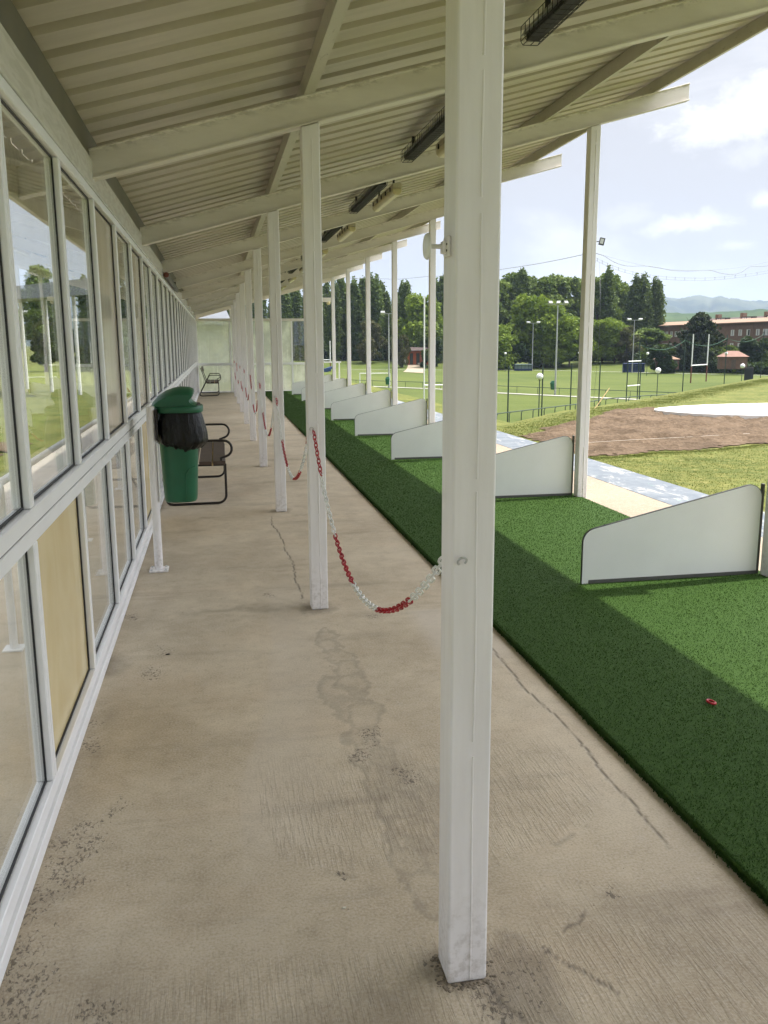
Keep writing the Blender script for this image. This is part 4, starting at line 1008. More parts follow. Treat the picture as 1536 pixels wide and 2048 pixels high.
cable('net_cable', 'long sagging cable running left from the tall net pole above the poplars', [(470, 548), (640, 553), (700, 556), (760, 557.5), (800, 558), (850, 553.5), (900, 551), (992, 540), (1060, 530), (1110, 521), (1186, 505)], 150, 55, .020)
cable('net_cable', 'wavy hanging cable, the middle one of three running right from the tall net pole', [(1188, 506), (1208, 512), (1230, 525), (1255, 532), (1290, 532), (1320, 536), (1345, 541), (1378, 542), (1420, 541), (1440, 546), (1462, 549), (1482, 545), (1502, 533), (1540, 531), (1640, 505)], 55, 62, .014)
cable('net_cable', 'thin straight cable, uppermost of three running right from the tall net pole', [(1188, 505), (1260, 525), (1330, 538), (1400, 541), (1470, 536), (1540, 523), (1640, 500)], 55, 63, .006)
cable('net_cable', 'double net cable with small spacers, lowest of the three beside the tall net pole', [(1188, 519), (1215, 532), (1250, 545), (1300, 555), (1350, 560), (1410, 561), (1470, 556), (1540, 545), (1640, 518)], 55, 61, .008, 24)
cable('net_rope', 'thin slack rope dropping from the tall net pole towards the railing', [(1199, 524), (1200.5, 600), (1198, 680), (1193, 740), (1187, 800)], 55, 66, .010)

# goals
def posts_goal(name, label, b1, b2, bar, top, mats, r, pad=None):
    t = thing(name, label, 'goal', b1); d = Vector(b2) - Vector(b1)
    for q in (Vector((0, 0, 0)), d):
        m = MB(); z0 = pad or 0; m.tube([q + Vector((0, 0, z0)), q + Vector((0, 0, top))], r, 8); m.build('upright', mats[0], t, world=False)
        if pad: m = MB(); m.tube([q, q + Vector((0, 0, pad))], r * 1.15, 8); m.build('pad', mats[1], t, world=False)
    m = MB(); m.tube([Vector((0, 0, bar)), d + Vector((0, 0, bar))], r * .95, 8); m.build('crossbar', mats[0], t, world=False); return t
b, h = base_top(1381, 766, 1387, 668); c2 = on_z(1412, 763, FIELD)
posts_goal('rugby_goal', 'tall white rugby goal with red lower posts in front of the dark conifer', b, c2, 3.05, h, ('goal_white', 'pad_red'), .10, 2.9)
b = ground_at(848.5, 86); d = CR * 5.65; d.z = 0
posts_goal('rugby_goal', 'nearest white rugby goal, one tall upright seen between two outer white posts', b, b + Vector((d.x * .97, d.y * .97, 0)) + Vector((.0, 1.2, 0)), 2.95, 11.7, ('goal_white', 'goal_white'), .075)
b = ground_at(660, 226); d = -CR * 5.6; d.z = 0
posts_goal('rugby_goal', 'far white rugby goal with orange pads beyond the end screen', b, b + d, 3.0, 7.9, ('goal_white', 'pad_red'), .12, 2.6)
b = ground_at(719, 149); posts_goal('football_goal', 'small football goal with a grey left post beyond the far dividers', b, b + Vector((CR.x, CR.y, 0)) * 5.2, 2.05, 2.05, ('goal_white', 'goal_white'), .07)
b = on_z(1252, 808, FIELD); c2 = on_z(1278, 805, FIELD); hh = base_top(1252, 808, 1254, 722)[1]
t = thing('training_frame', 'narrow green training frame with white bars in front of the navy dugout', 'frame', b); dd = c2 - b
for q in (Vector((0, 0, 0)), dd): m = MB(); m.tube([q, q + Vector((0, 0, hh))], .065, 7); m.build('upright', 'pole_green', t, world=False)
for z in (hh - .05, hh * .42): m = MB(); m.tube([Vector((0, 0, z)), dd + Vector((0, 0, z))], .06, 7); m.build('crossbar', 'goal_white', t, world=False)
t = thing('tackle_pads', 'dark blue tackle pads heaped by the far rugby goal', 'pads', ground_at(652, 222))
m = MB(); m.obox((0, 0, .5), (1.1, 0, .3), (0, .5, 0), (-.1, 0, .5)); m.obox((1.0, .3, 1.0), (.8, 0, .2), (0, .4, 0), (-.1, 0, .3)); m.build('pad', 'dugout_blue', t, bevel=.1, world=False)
# dugouts
def dugout(px, depth, w, h, label, clear):
    b = ground_at(px, depth); t = thing('dugout', label, 'dugout', b, None, -YAW - .12); n = 6
    prof = [(1.1, 0), (1.15, .5), (1.1, 1.1), (.9, h * .82), (.5, h * .96), (-.1, h), (-.5, h * .97)]
    m = MB(); rg = [[(x, y, z) for y, z in prof] for x in (-w / 2, w / 2)]
    m.add(rg[0] + rg[1], [(k, k + 1, 7 + k + 1, 7 + k) for k in range(6)]); o = m.build('shell', clear, t, world=False); sd = o.modifiers.new('s', 'SOLIDIFY'); sd.thickness = .04
    for k in range(n):
        x = -w / 2 + w * k / (n - 1); m = MB(); m.tube([(x, y - .03, z) for y, z in prof], .05, 5); m.build('rib', 'dugout_blue', t, world=False)
    m = MB(); m.box(-w / 2, w / 2, .35, .8, .1, .52); m.build('seat', 'dugout_blue', t, world=False)
    for x in (-w / 2, w / 2):
        m = MB(); m.prism([(-.2, .05), (1.1, .05), (1.1, 1.1), (.5, h * .9), (-.2, .7)], lambda u, v, ww: (x + ww, u, v), -.02, .02); m.build('side_panel', 'dugout_blue', t, world=False)
dugout(1048, 222, 4.5, 1.75, 'pale blue see-through dugout at the far touchline with ribs', 'dugout_clear')
dugout(1270, 206, 5.0, 2.2, 'dark navy dugout at the far touchline behind the training frame', 'dugout_blue')
b = ground_at(1502, 143); t = thing('dark_board', 'dark upright board standing at the right of the field beside a globe lamp', 'board', b, None, -YAW - .5)
hz = at(1502, 735, 143).z - FIELD; m = MB(); m.box(-.62, .62, -.08, .08, .25, hz - .12); m.build('panel', 'canvas_dark', t, bevel=.05, world=False)
m = MB(); m.tube([(-.66, 0, 0), (-.66, 0, hz - .15), (-.5, 0, hz), (.5, 0, hz), (.66, 0, hz - .15), (.66, 0, 0)], .05, 6); m.build('frame', 'steel_dark', t, world=False)
p0 = on_z(1188, 816, -.02); t = MB(); t.tube([(0, 0, -.05), tuple(at(1219, 776, depth_of(p0) + .25) - p0)], [.013, .010], 7)
o = t.build('wooden_stake', 'wood_pale'); o.location = p0; tag(o, 'pale wooden stake leaning out of the grass at the top of the dug slope', 'stake')

# ------------------------------------------------------------------ trees
def leaf_quads(cent, size, flat=0.0):
    n = len(cent); u = RNG.normal(size=(n, 3)); u /= np.linalg.norm(u, axis=1)[:, None]; v = RNG.normal(size=(n, 3)); v -= (v * u).sum(1)[:, None] * u; v /= np.linalg.norm(v, axis=1)[:, None]
    s = np.asarray(size)[:, None]; return np.stack([cent - u * s, cent + v * s * .7, cent + u * s, cent - v * s * .7], 1).reshape(-1, 3)
def poplar_leaves(H, Rr, n=4600, seed=0, spires=3):
    sp = [(0, 0, 1.0)] + [(RNG.uniform(-.75, .75) * Rr, RNG.uniform(-.75, .75) * Rr, RNG.uniform(.80, .95)) for _ in range(spires - 1)]
    C = []; T = []; nc = 260
    for k in range(nc):
        ax, ay, hh = sp[RNG.integers(len(sp))]; t = RNG.random() ** .85
        env = Rr * (.45 + .55 * min(1, t / .22)) if t < .22 else Rr * max(.02, (1 - ((t - .22) / .78) ** 4.2)) ** .8
        rad = env * (.35 + .65 * RNG.random() ** .5) * (.62 if len(sp) > 1 else 1); a = RNG.uniform(0, 6.283); z = H * hh * (.05 + .95 * t)
        c = np.array([ax * (1 - t * .3) + rad * math.cos(a), ay * (1 - t * .3) + rad * math.sin(a), z]); m = n // nc
        C.append(c + RNG.normal(size=(m, 3)) * np.array([.46, .46, .80])); T.append(np.clip(RNG.normal(RNG.uniform(.05, .95), .18, m), 0, 1))
    C = np.concatenate(C); T = np.concatenate(T); C[:, 2] = np.maximum(C[:, 2], .5); return C, T
def broad_leaves(H, Rr, n=7000, base=.18, lobes=30, flat=1.0):
    C = []; T = []; w = []
    for k in range(lobes):
        a = RNG.uniform(0, 6.283); t = RNG.uniform(0, 1); z = H * (base + (1 - base) * t * .88); env = Rr * math.sin(math.pi * min(1, .18 + t * .76)) ** .65
        rad = env * RNG.uniform(.25, .85); r = Rr * RNG.uniform(.14, .30); w.append((rad * math.cos(a), rad * math.sin(a), z, r))
    m = n // lobes
    for x, y, z, r in w:
        d = RNG.normal(size=(m, 3)); d /= np.linalg.norm(d, axis=1)[:, None]; rr = r * (.55 + .5 * RNG.random(m) ** .5); k = vnoise(d[:, 0] * 3 + x, d[:, 1] * 3 + z, 7)
        p = np.array([x, y, z]) + d * (rr * (.75 + .5 * k))[:, None] * np.array([1, 1, .85 * flat]); C.append(p); T.append(np.clip(RNG.normal(RNG.uniform(.05, .95), .2, m), 0, 1))
    C = np.concatenate(C); T = np.concatenate(T); C[:, 2] = np.clip(C[:, 2], .3, None); C[:, 2] *= H / C[:, 2].max(); return C, T
def conifer_leaves(H, Rr, n=7500):
    C = []; T = []; nb = 210
    for k in range(nb):
        t = RNG.random() ** 1.1; z = H * (.06 + .88 * t); a = RNG.uniform(0, 6.283); L = Rr * (1 - t) ** .8 * RNG.uniform(.75, 1.1) + .5; m = n // nb; u = RNG.random(m) ** .6
        lift = .34 * u * u * L; p = np.stack([np.cos(a) * L * u, np.sin(a) * L * u, z + lift - .08 * L * u], -1) + RNG.normal(size=(m, 3)) * np.array([.30, .30, .18]) * (1.15 - u * .6)[:, None]; C.append(p); T.append(np.clip(RNG.normal(RNG.uniform(.2, .8), .2, m), 0, 1))
    C = np.concatenate(C); C[:, 2] = np.clip(C[:, 2], .2, None); return C, np.concatenate(T)
TREES = {}
def tree_proto(key, H, Rr, mat, kind, leaf, n, name, **kw):
    C, T = dict(poplar=poplar_leaves, broad=broad_leaves, conifer=conifer_leaves)[kind](H, Rr, n, **kw)
    V = leaf_quads(C, RNG.uniform(.55, 1.2, len(C)) * leaf); F = np.arange(len(V)).reshape(-1, 4)
    TREES[key] = dict(H=H, V=V, F=F, T=T, mat=mat, name=name, used=None, R=Rr, kind=kind)
def plant(key, x, y, h, label, cat='tree', group=None, wide=1.0, rz=None):
    T = TREES[key]; z = float(ground_h(x, y)) - .05; s = h / T['H']; rz = RNG.uniform(0, 6.28) if rz is None else rz
    if T['used'] is None:
        t = thing(T['name'], label, cat, (0, 0, 0), group); np_mesh('crown', T['V'], T['F'], T['mat'], t, {'tint': ('FACE', T['T'])})
        H = T['H']; m = MB(); r = H * .013; m.tube([(0, 0, -.3), (r * .5, 0, H * .2), (-r * .6, r, H * .45), (0, 0, H * .8)], [r * 1.5, r, r * .75, r * .2], 8)
        for k in range(7):
            a = k * 2.4; z0 = H * (.16 + .07 * k); L = T['R'] * .75; up = 1.4 if T['kind'] == 'poplar' else .7
            m.tube([(0, 0, z0), (math.cos(a) * L * .5, math.sin(a) * L * .5, z0 + L * .4 * up), (math.cos(a) * L, math.sin(a) * L, z0 + L * up)], [r * .5, r * .33, r * .1], 6)
        m.build('trunk', 'bark', t, smooth=True, world=False); T['used'] = t
    else: t = copy_tree(T['used'], (0, 0, 0), label, None, group)
    t['category'] = cat; t.location = (x, y, z); t.rotation_euler[2] = rz; t.scale = (s * wide, s * wide, s); return t
for k, sp in enumerate((1, 2, 3)): tree_proto(f'poplar{k}', 26, 2.2 + .55 * k, 'leaf_poplar', 'poplar', .44, 7000, 'poplar_tree', spires=sp)
tree_proto('tall0', 24, 6.0, 'leaf_mid', 'broad', .46, 13000, 'tall_tree', base=.12, lobes=95)
tree_proto('tall1', 24, 5.4, 'leaf_mid', 'broad', .46, 13000, 'tall_tree', base=.10, lobes=105)
tree_proto('light0', 13, 5.4, 'leaf_light', 'broad', .42, 8500, 'leafy_tree', base=.14, lobes=70)
tree_proto('light1', 13, 6.2, 'leaf_light', 'broad', .40, 8500, 'leafy_tree', base=.12, lobes=78)
tree_proto('round0', 9, 4.6, 'leaf_mid', 'broad', .36, 6500, 'round_tree', base=.10, lobes=50)
tree_proto('olive0', 11, 5.2, 'leaf_olive', 'broad', .34, 5200, 'olive_tree', base=.10, lobes=26)
tree_proto('conifer0', 13.5, 8.0, 'leaf_conifer', 'conifer', .40, 12000, 'cedar_tree')
tree_proto('dark0', 8, 4.2, 'leaf_dark', 'broad', .34, 5500, 'dark_shrub', base=.04, lobes=24)
def plant_px(key, px, top, depth, label, cat='tree', group=None, wide=1.0):
    p = ground_at(px, depth); z = float(ground_h(p.x, p.y)); zt = at(px, top, depth).z; return plant(key, p.x, p.y, zt - z, label, cat, group, wide)
G1 = 'poplars behind the field'
POP = [(455, 596), (476, 584), (503, 590), (527, 578), (549, 586), (571, 574), (592, 569), (615, 578), (636, 572), (655, 568), (671, 571), (684, 561), (697, 574), (709, 563), (727, 564), (744, 557), (754, 559), (763, 572), (772, 590), (804, 570), (813, 571), (795, 594), (872, 566), (884, 560), (900, 570), (925, 562), (950, 570)]
for k, (px, top) in enumerate(POP):
    plant_px(f'poplar{[0, 1, 0, 2, 1, 0][k % 6]}', px, top, 272 + (k * 37 % 5) * 5, f'slender poplar in the row behind the field, {["first","second","third","fourth","fifth","sixth","seventh","eighth","ninth","tenth","eleventh","twelfth","thirteenth","fourteenth","fifteenth","sixteenth","seventeenth","eighteenth","nineteenth","twentieth","twenty-first","twenty-second","twenty-third","twenty-fourth","twenty-fifth","twenty-sixth","twenty-seventh"][k]} from the left', 'tree', G1, 1.0)
plant_px('light0', 842, 588, 262, 'broad lighter tree over the orange building between two poplars', 'tree', None, 1.0)
plant_px('round0', 862, 640, 258, 'low rounded tree right of the orange building', 'tree', None, 1.2)
plant_px('olive0', 806, 668, 244, 'small olive tree standing before the orange building', 'tree', None, .55)
plant_px('dark0', 866, 672, 244, 'dark shrub hiding the right end of the orange building', 'tree', None, 1.0)
plant_px('olive0', 738, 640, 256, 'pale olive tree low in front of the poplars', 'tree', None, .9)
plant_px('olive0', 790, 655, 266, 'thin olive tree in front of the orange building', 'tree', None, .9)
G2 = 'tall trees right of the walkway'
WOODS = [(968, 566), (1000, 560), (1022, 548), (1050, 552), (1082, 556), (1108, 551), (1136, 556), (1165, 558), (1192, 556), (1212, 549), (1234, 566), (1255, 590)]
for k, (px, top) in enumerate(WOODS):
    plant_px(f'tall{k % 2}', px, top, 268 + (k * 29 % 4) * 6, f'tall green tree in the row right of the front post, {["first","second","third","fourth","fifth","sixth","seventh","eighth","ninth","tenth","eleventh","twelfth"][k]} from the left', 'tree', G2, 1.15)
for k, (px, top, key) in enumerate([(1043, 547, 'poplar0'), (1211, 543, 'poplar1'), (1267, 557, 'poplar1'), (1281, 556, 'poplar2'), (1304, 563, 'poplar1'), (1311, 570, 'poplar0')]):
    plant_px(key, px, top, 262, ['poplar tip rising above the thick row near the front post', 'poplar tip rising above the thick row beside the outer white post', 'dark poplar of the trio right of the thick row, its left member', 'dark poplar of the trio right of the thick row, its middle member', 'broad dark poplar standing before the distant hills', 'slim dark poplar at the very right end of the tall trees'][k], 'tree', 'dark poplars on the right', 1.05)
for k, (px, top, key, w, lb) in enumerate([(1060, 588, 'light0', 1.0, 'yellow green leafy tree between the two left floodlight masts'), (1103, 600, 'light1', .8, 'yellow green leafy tree behind the tallest floodlight mast'), (1140, 632, 'light0', 1.1, 'bright green leafy tree left of the outer white post'), (1205, 634, 'light1', 1.2, 'bright green leafy tree right of the outer white post'), (1230, 640, 'light0', 1.1, 'bright green leafy tree farther right of the outer white post'),
                              (990, 648, 'light1', 1.2, 'bright green leafy tree just right of the front post'), (1030, 650, 'dark0', 1.3, 'dark rounded shrub behind the pale blue dugout'), (1086, 668, 'round0', 1.1, 'rounded green tree behind the nearest floodlight mast'), (1254, 652, 'olive0', 1.0, 'brownish olive tree left of the navy dugout'), (1294, 656, 'round0', 1.5, 'dense rounded green tree behind the navy dugout'), (1012, 680, 'dark0', 1.2, 'dark low shrub left of the pale blue dugout'), (1325, 690, 'dark0', 1.3, 'dark low shrub before the brick terrace'),
                              (1120, 690, 'dark0', 1.3, 'dark low shrub right of the nearest floodlight mast'), (1460, 690, 'round0', 1.0, 'small green tree beside the brick hut'), (1512, 672, 'dark0', 1.3, 'dark dense shrub at the right edge before the terrace'), (1545, 676, 'dark0', 1.2, 'dark dense shrub cut by the right edge'), (1435, 692, 'round0', 1.1, 'bright green shrub right of the dark cedar')]):
    plant_px(key, px, top, (238 if px < 1300 else 205) - (k % 3) * 3, lb, 'tree', None, w)
plant_px('conifer0', 1398, 621, 206, 'large dark spreading cedar in front of the brick terrace', 'tree', None, 1.0)

def mass(name, pts, n, mat, size, h0, h1, thick):   # far undergrowth that reads as one mass
    P = [Vector(p) for p in pts]; seg = RNG.integers(0, len(P) - 1, n); u = RNG.random(n)
    A = np.array([tuple(p) for p in P]); c = A[seg] * (1 - u)[:, None] + A[seg + 1] * u[:, None]; c[:, :2] += RNG.normal(0, thick, (n, 2))
    h = h0 + (h1 - h0) * vnoise(c[:, 0] * .16, c[:, 1] * .16, 66); c[:, 2] = ground_h(c[:, 0], c[:, 1]) + RNG.random(n) ** .8 * h
    V = leaf_quads(c, RNG.uniform(.6, 1.2, n) * size); np_mesh(name, V, np.arange(4 * n).reshape(-1, 4), mat, None, {'tint': ('FACE', RNG.random(n))}, kind='stuff')
mass('undergrowth', [ground_at(px, d) for px, d in ((380, 285), (560, 282), (900, 278), (985, 262), (1260, 250), (1330, 222), (1560, 200))], 30000, 'leaf_dark', .55, 2.0, 5.0, 2.2)
mass('far_wood', [ground_at(px, d) for px, d in ((300, 310), (560, 312), (905, 312), (1260, 300))], 42000, 'leaf_dark', .8, 9.0, 17.0, 3.0)
mass('hedge', [ground_at(px, d) for px, d in ((1330, 212), (1560, 186))], 7000, 'leaf_dark', .42, 1.6, 3.6, 1.0)

# ------------------------------------------------------------------ buildings
def facade_u(px, A, B):    # where the sight line of picture column px meets the vertical plane A-B
    d = sight(px, 690); n = Vector((B - A).normalized()); den = d.x * n.y - d.y * n.x
    s = (A.x * n.y - A.y * n.x) / den; p = d * s; return (Vector((p.x, p.y, 0)) - Vector((A.x, A.y, 0))).dot(n)
A = at(1286, 690, 270); B = at(1660, 690, 190); A.z = B.z = 0
n1 = (B - A).normalized(); back = Vector((-n1.y, n1.x, 0)); LT = (B - A).length
def fb(u, w, z): return A + n1 * u + back * w + Vector((0, 0, z))
def terrace():
    zb, ze = -4.2, 6.2; t = thing('brick_terrace', 'long reddish brick terrace with white windows and an orange tiled eave behind the cedar', 'building', fb(LT / 2, 5, zb))
    m = MB(); m.prism([(0, zb), (10, zb), (10, ze), (0, ze)], lambda u, v, w: fb(w, u, v), 0, LT); m.build('wall', 'brick', t)
    m = MB(); m.prism([(-.9, ze + .02), (5, ze + 1.15), (10.6, ze + .02), (10.6, ze + .22), (5, ze + 1.4), (-.9, ze + .26)], lambda u, v, w: fb(w, u, v), -.5, LT + .5); m.build('roof', 'tile_roof', t)
    px1 = [1316, 1327, 1333, 1342, 1351, 1357, 1368, 1463.6, 1479, 1495, 1514, 1528, 1535, 1556]; 
    for row, z0 in enumerate((3.1, -.3)):
        for k, px in enumerate(px1):
            u = facade_u(px, A, B); dark = (k % 4 == 1); h = 1.55; wd = .62 if px < 1400 else .70
            f = MB(); f.obox(fb(u, -.04, z0 + h / 2), n1 * wd, back * .05, (0, 0, h / 2)); o = f.build('window', 'shutter_white', t)
            q = MB(); q.obox(fb(u + (.3 if dark else .0), -.10, z0 + h / 2), n1 * (wd * (.42 if dark else .12)), back * .02, (0, 0, h * .44)); q.build('pane', 'pane_dark', o)
    for px in (1336, 1503):
        u = facade_u(px, A, B); m = MB(); m.tube([fb(u, -.1, zb), fb(u, -.1, ze)], .07, 6); m.build('downpipe', 'tile_roof', t)
    t2 = thing('rear_terrace', 'second row of brick houses with dark roofs and chimneys above the front terrace', 'building', fb(LT / 2, 22, -4.2))
    m = MB(); m.prism([(16, -4.2), (26, -4.2), (26, 6.9), (16, 6.9)], lambda u, v, w: fb(w, u, v), -6, LT); m.build('wall', 'brick_dark', t2)
    m = MB(); m.prism([(15, 6.92), (21, 8.5), (27, 6.92), (27, 7.12), (21, 8.75), (15, 7.15)], lambda u, v, w: fb(w, u, v), -7, LT); m.build('roof', 'tile_dark', t2)
    u = 0; k = 0
    while u < LT - 4:
        m = MB(); m.obox(fb(u, 18.5, 8.5), n1 * .75, back * .6, (0, 0, 1.25)); c = m.build('chimney', 'tile_roof', t2)
        m = MB(); m.obox(fb(u + 6, 16.2, 7.9), n1 * 2.4, back * .8, (0, 0, .65)); d = m.build('dormer', 'tile_dark', t2)
        m = MB()
        for s in (-1.4, -.4, .8, 1.7): m.obox(fb(u + 6 + s, 15.36, 7.9), n1 * .36, back * .03, (0, 0, .42))
        m.build('window', 'shutter_white', d); u += 12.5 if k % 2 else 11; k += 1
terrace()
def hut(px, depth, w, h, rh, label, wall, roofm, dz=0.0, name='brick_hut'):
    p = ground_at(px, depth); z = float(ground_h(p.x, p.y)) + dz; t = thing(name, label, 'hut', (p.x, p.y, z), None, -YAW - .2)
    m = MB(); m.box(-w / 2, w / 2, -1.6, 1.6, 0, h); m.build('wall', wall, t, world=False)
    m = MB(); a, b = w / 2 + .3, 1.9; m.add([(-a, -b, h + .02), (a, -b, h + .02), (a, b, h + .02), (-a, b, h + .02), (-a * .35, 0, h + rh), (a * .35, 0, h + rh)], [(0, 1, 5, 4), (1, 2, 5), (2, 3, 4, 5), (3, 0, 4), (0, 3, 2, 1)]); m.build('roof', roofm, t, world=False)
    m = MB(); m.box(-.45, .45, -1.68, -1.605, 0, 2.0); m.build('door', 'wood_dark', t, world=False)
simple('tile_pink', (.27, .15, .11), .8, var=.15, scale=2)
hut(1467, 188, 5.6, 2.6, 1.25, 'small brick hut with a pink hipped roof beside the dark shrubs', 'brick_dark', 'tile_pink', 1.3)
hut(1335, 200, 5.2, 2.3, .8, 'low hut with an orange roof left of the dark cedar', 'brick_dark', 'tile_roof', 0.9)
p = ground_at(838, 250); t = thing('orange_building', 'orange plastered building with dark doorways beyond the field between the poplars', 'building', (p.x, p.y, float(ground_h(p.x, p.y))), None, -YAW)
m = MB(); m.box(-3.4, 4.0, 0, 5, 0, 3.9); m.build('wall', 'plaster_orange', t, world=False)
m = MB(); m.prism([(-.9, 3.92), (5.6, 3.92), (5.6, 4.1), (2.4, 5.0), (-.9, 4.1)], lambda u, v, w: (w, u, v), -3.8, 4.4); m.build('roof', 'tile_dark', t, world=False)
for x in (-2.2, -.3): m = MB(); m.box(x - .5, x + .5, -.04, .02, .1, 3.3); m.build('doorway', 'pane_dark', t, world=False)
m = MB(); m.box(-.4, 1.0, -1.9, -.9, 0, .55); m.build('step', 'concrete_light', t, world=False)
p = ground_at(809, 247); t = thing('white_sign', 'small white sign board on two legs near the orange building', 'sign', (p.x, p.y, float(ground_h(p.x, p.y))), None, -YAW)
m = MB(); m.box(-.45, .45, -.04, .04, .9, 2.0); m.build('board', 'goal_white', t, world=False)
for x in (-.38, .38): m = MB(); m.tube([(x, 0, 0), (x, 0, .9)], .05, 6); m.build('leg', 'steel_dark', t, world=False)
p = at(412, 690, 62); t = thing('grey_house', 'grey roofed house seen over the end screen', 'house', (p.x, p.y, -.1), None, .1)
m = MB(); m.box(-6, 1.6, 0, 7, 0, 3.0); m.build('wall', 'panel_white', t, world=False)
m = MB(); m.prism([(-.5, 2.95), (3.5, 4.1), (7.5, 2.95), (7.5, 3.1), (3.5, 4.3), (-.5, 3.1)], lambda u, v, w: (w, u, v), -6.3, 1.9); m.build('roof', 'roof_grey', t, world=False)

# ------------------------------------------------------------------ behind the glass
def shelter():
    P = Vector((-9.4, 39.6, 0)); Q = Vector((-3.9, 29.6, 0)); d = (Q - P).normalized(); nb = Vector((d.y, -d.x, 0)) * -1
    t = thing('grey_shelter', 'grey roofed open shelter on white posts seen through the glass', 'shelter', (P + Q) / 2)
    f = lambda u, w, z: P + d * u + nb * w + Vector((0, 0, z)); L = (Q - P).length
    if nb.x > 0: nb = -nb
    m = MB(); m.prism([(0, 3.15), (7, 2.5), (7, 2.65), (0, 3.65)], lambda u, v, w: f(w, u, v), 0, L); m.build('roof', 'roof_grey', t)
    for k in range(5): m = MB(); m.tube([f(L * (k + .1) / 4.3, .3, -.1), f(L * (k + .1) / 4.3, .3, 3.14)], .06, 8); m.build('post', 'frame_white', t)
    for k in range(3): m = MB(); m.tube([f(L * (k + .4) / 3.3, 6.6, -.1), f(L * (k + .4) / 3.3, 6.6, 2.5)], .06, 8); m.build('post', 'frame_white', t)
shelter()
t = thing('white_handrail', 'white tubular handrail standing on the pavement behind the glass wall', 'railing', (-1.10, 4.6, 0))
for y in (0, 2.6, 5.2, 7.8): m = MB(); m.tube([(0, y, -.002), (0, y, .86), ], .021, 8); m.box(-.05, .05, y - .05, y + .05, .001, .009); m.build('post', 'frame_white', t, world=False)
m = MB(); m.tube([(0, -.4, .50), (0, 0, .88), (0, 8.2, .88)], .021, 8); m.build('rail', 'frame_white', t, world=False)
for k, (x, y, h, key, lb) in enumerate([(-15, 47, 5, 'round0', 'rounded tree behind the grey shelter seen through the glass'), (-24, 62, 8.5, 'poplar0', 'poplar behind the glass wall, left of the shelter'), (-9, 66, 6.2, 'poplar1', 'poplar behind the glass wall, right of the shelter'), (-17, 60, 7, 'tall0', 'tall tree behind the shelter seen through the glass'),
                                 (-19, 33, 6, 'dark0', 'dark shrub behind the glass wall near the lawn'), (-30, 46, 8, 'tall1', 'tall tree at the far left behind the glass'), (-13, 54, 5.5, 'light0', 'light leafy tree behind the shelter seen through the glass'), (-28, 33, 6.5, 'round0', 'rounded tree at the left edge behind the glass'), (-17, 22, 4.5, 'dark0', 'dark shrub at the left edge behind the glass'), (-19, 56, 6.5, 'round0', 'rounded tree left of the shelter row seen through the glass'), (-6.5, 58, 6, 'dark0', 'dark shrub right of the shelter row seen through the glass'), (-10.5, 58, 6.5, 'tall1', 'leafy tree directly behind the shelter roof seen through the glass'), (-4.6, 64, 6, 'round0', 'small rounded tree nearest the end screen seen through the glass')]):
    plant(key, x, y, h, lb, 'tree', None)
def back_dirt():
    xs = np.arange(-9.5, -2.6, .12); ys = np.arange(4, 30, .12); X, Y = np.meshgrid(xs, ys)
    mask = np.minimum(np.minimum(-3.1 - X, X + 4.9 + (vnoise(Y * .4, Y * 0, 3) - .5) * 2), np.minimum(Y - 4.5, 15 - Y)) + (vnoise(X * 1.2, Y * 1.2, 8) - .5) * .9
    Z = ground_h(X, Y) + sm(mask, 0, .3) * .07 * vnoise(X * 2, Y * 2, 9) + .012; V = np.stack([X, Y, Z], -1).reshape(-1, 3); m_, n_ = X.shape
    i, j = np.meshgrid(np.arange(m_ - 1), np.arange(n_ - 1), indexing='ij'); F = np.stack([i * n_ + j, i * n_ + j + 1, (i + 1) * n_ + j + 1, (i + 1) * n_ + j], -1).reshape(-1, 4)
    np_mesh('bare_soil', V, F[(mask.ravel()[F] > 0).all(1)], 'dirt', smooth=True, kind='structure')
back_dirt()

# ------------------------------------------------------------------ hills
def hill(name, pts, depth, front, mat, amp, zb=-12, seed=0):
    pxs = np.arange(pts[0][0], pts[-1][0] + 1, 4.0); tops = np.interp(pxs, [p[0] for p in pts], [p[1] for p in pts]); rows = 26; V = []
    for r in range(rows):
        u = r / (rows - 1); prof = math.sin(min(1, u / .75) * math.pi / 2) ** 1.25 if u < .75 else math.cos((u - .75) / .25 * math.pi / 2)
        dd = front + (depth - front) * (u / .75)
        for px, ty in zip(pxs, tops):
            g = at(px, 690, dd); zt = at(px, ty, depth).z; wob = (float(vnoise(px * .035, u * 6, seed)) - .5) * amp * min(1, 3 * u) * (0 if abs(u - .75) < .05 else 1)
            V.append((g.x, g.y, zb + (zt - zb) * prof + wob))
    n = len(pxs); i, j = np.meshgrid(np.arange(rows - 1), np.arange(n - 1), indexing='ij'); F = np.stack([i * n + j, i * n + j + 1, (i + 1) * n + j + 1, (i + 1) * n + j], -1).reshape(-1, 4)
    np_mesh(name, V, F, mat, smooth=True, kind='structure')
hill('far_hills', [(-600, 640), (100, 632), (560, 628), (700, 620), (800, 604), (826, 599), (850, 602), (920, 612), (1000, 615), (1200, 604), (1300, 598), (1330, 597), (1362, 600), (1385, 598.5), (1403, 598), (1416, 602), (1432, 598), (1460, 600), (1490, 603), (1515, 608), (1540, 610), (1700, 622), (2400, 640)], 5000, 3000, 'hill_far', 60, -20, 3)
hill('green_hill', [(700, 660), (1000, 650), (1200, 640), (1325, 629), (1400, 627.5), (1460, 624), (1490, 622), (1540, 621), (1700, 616), (2200, 625)], 1300, 750, 'hill_near', 6, -8, 4)

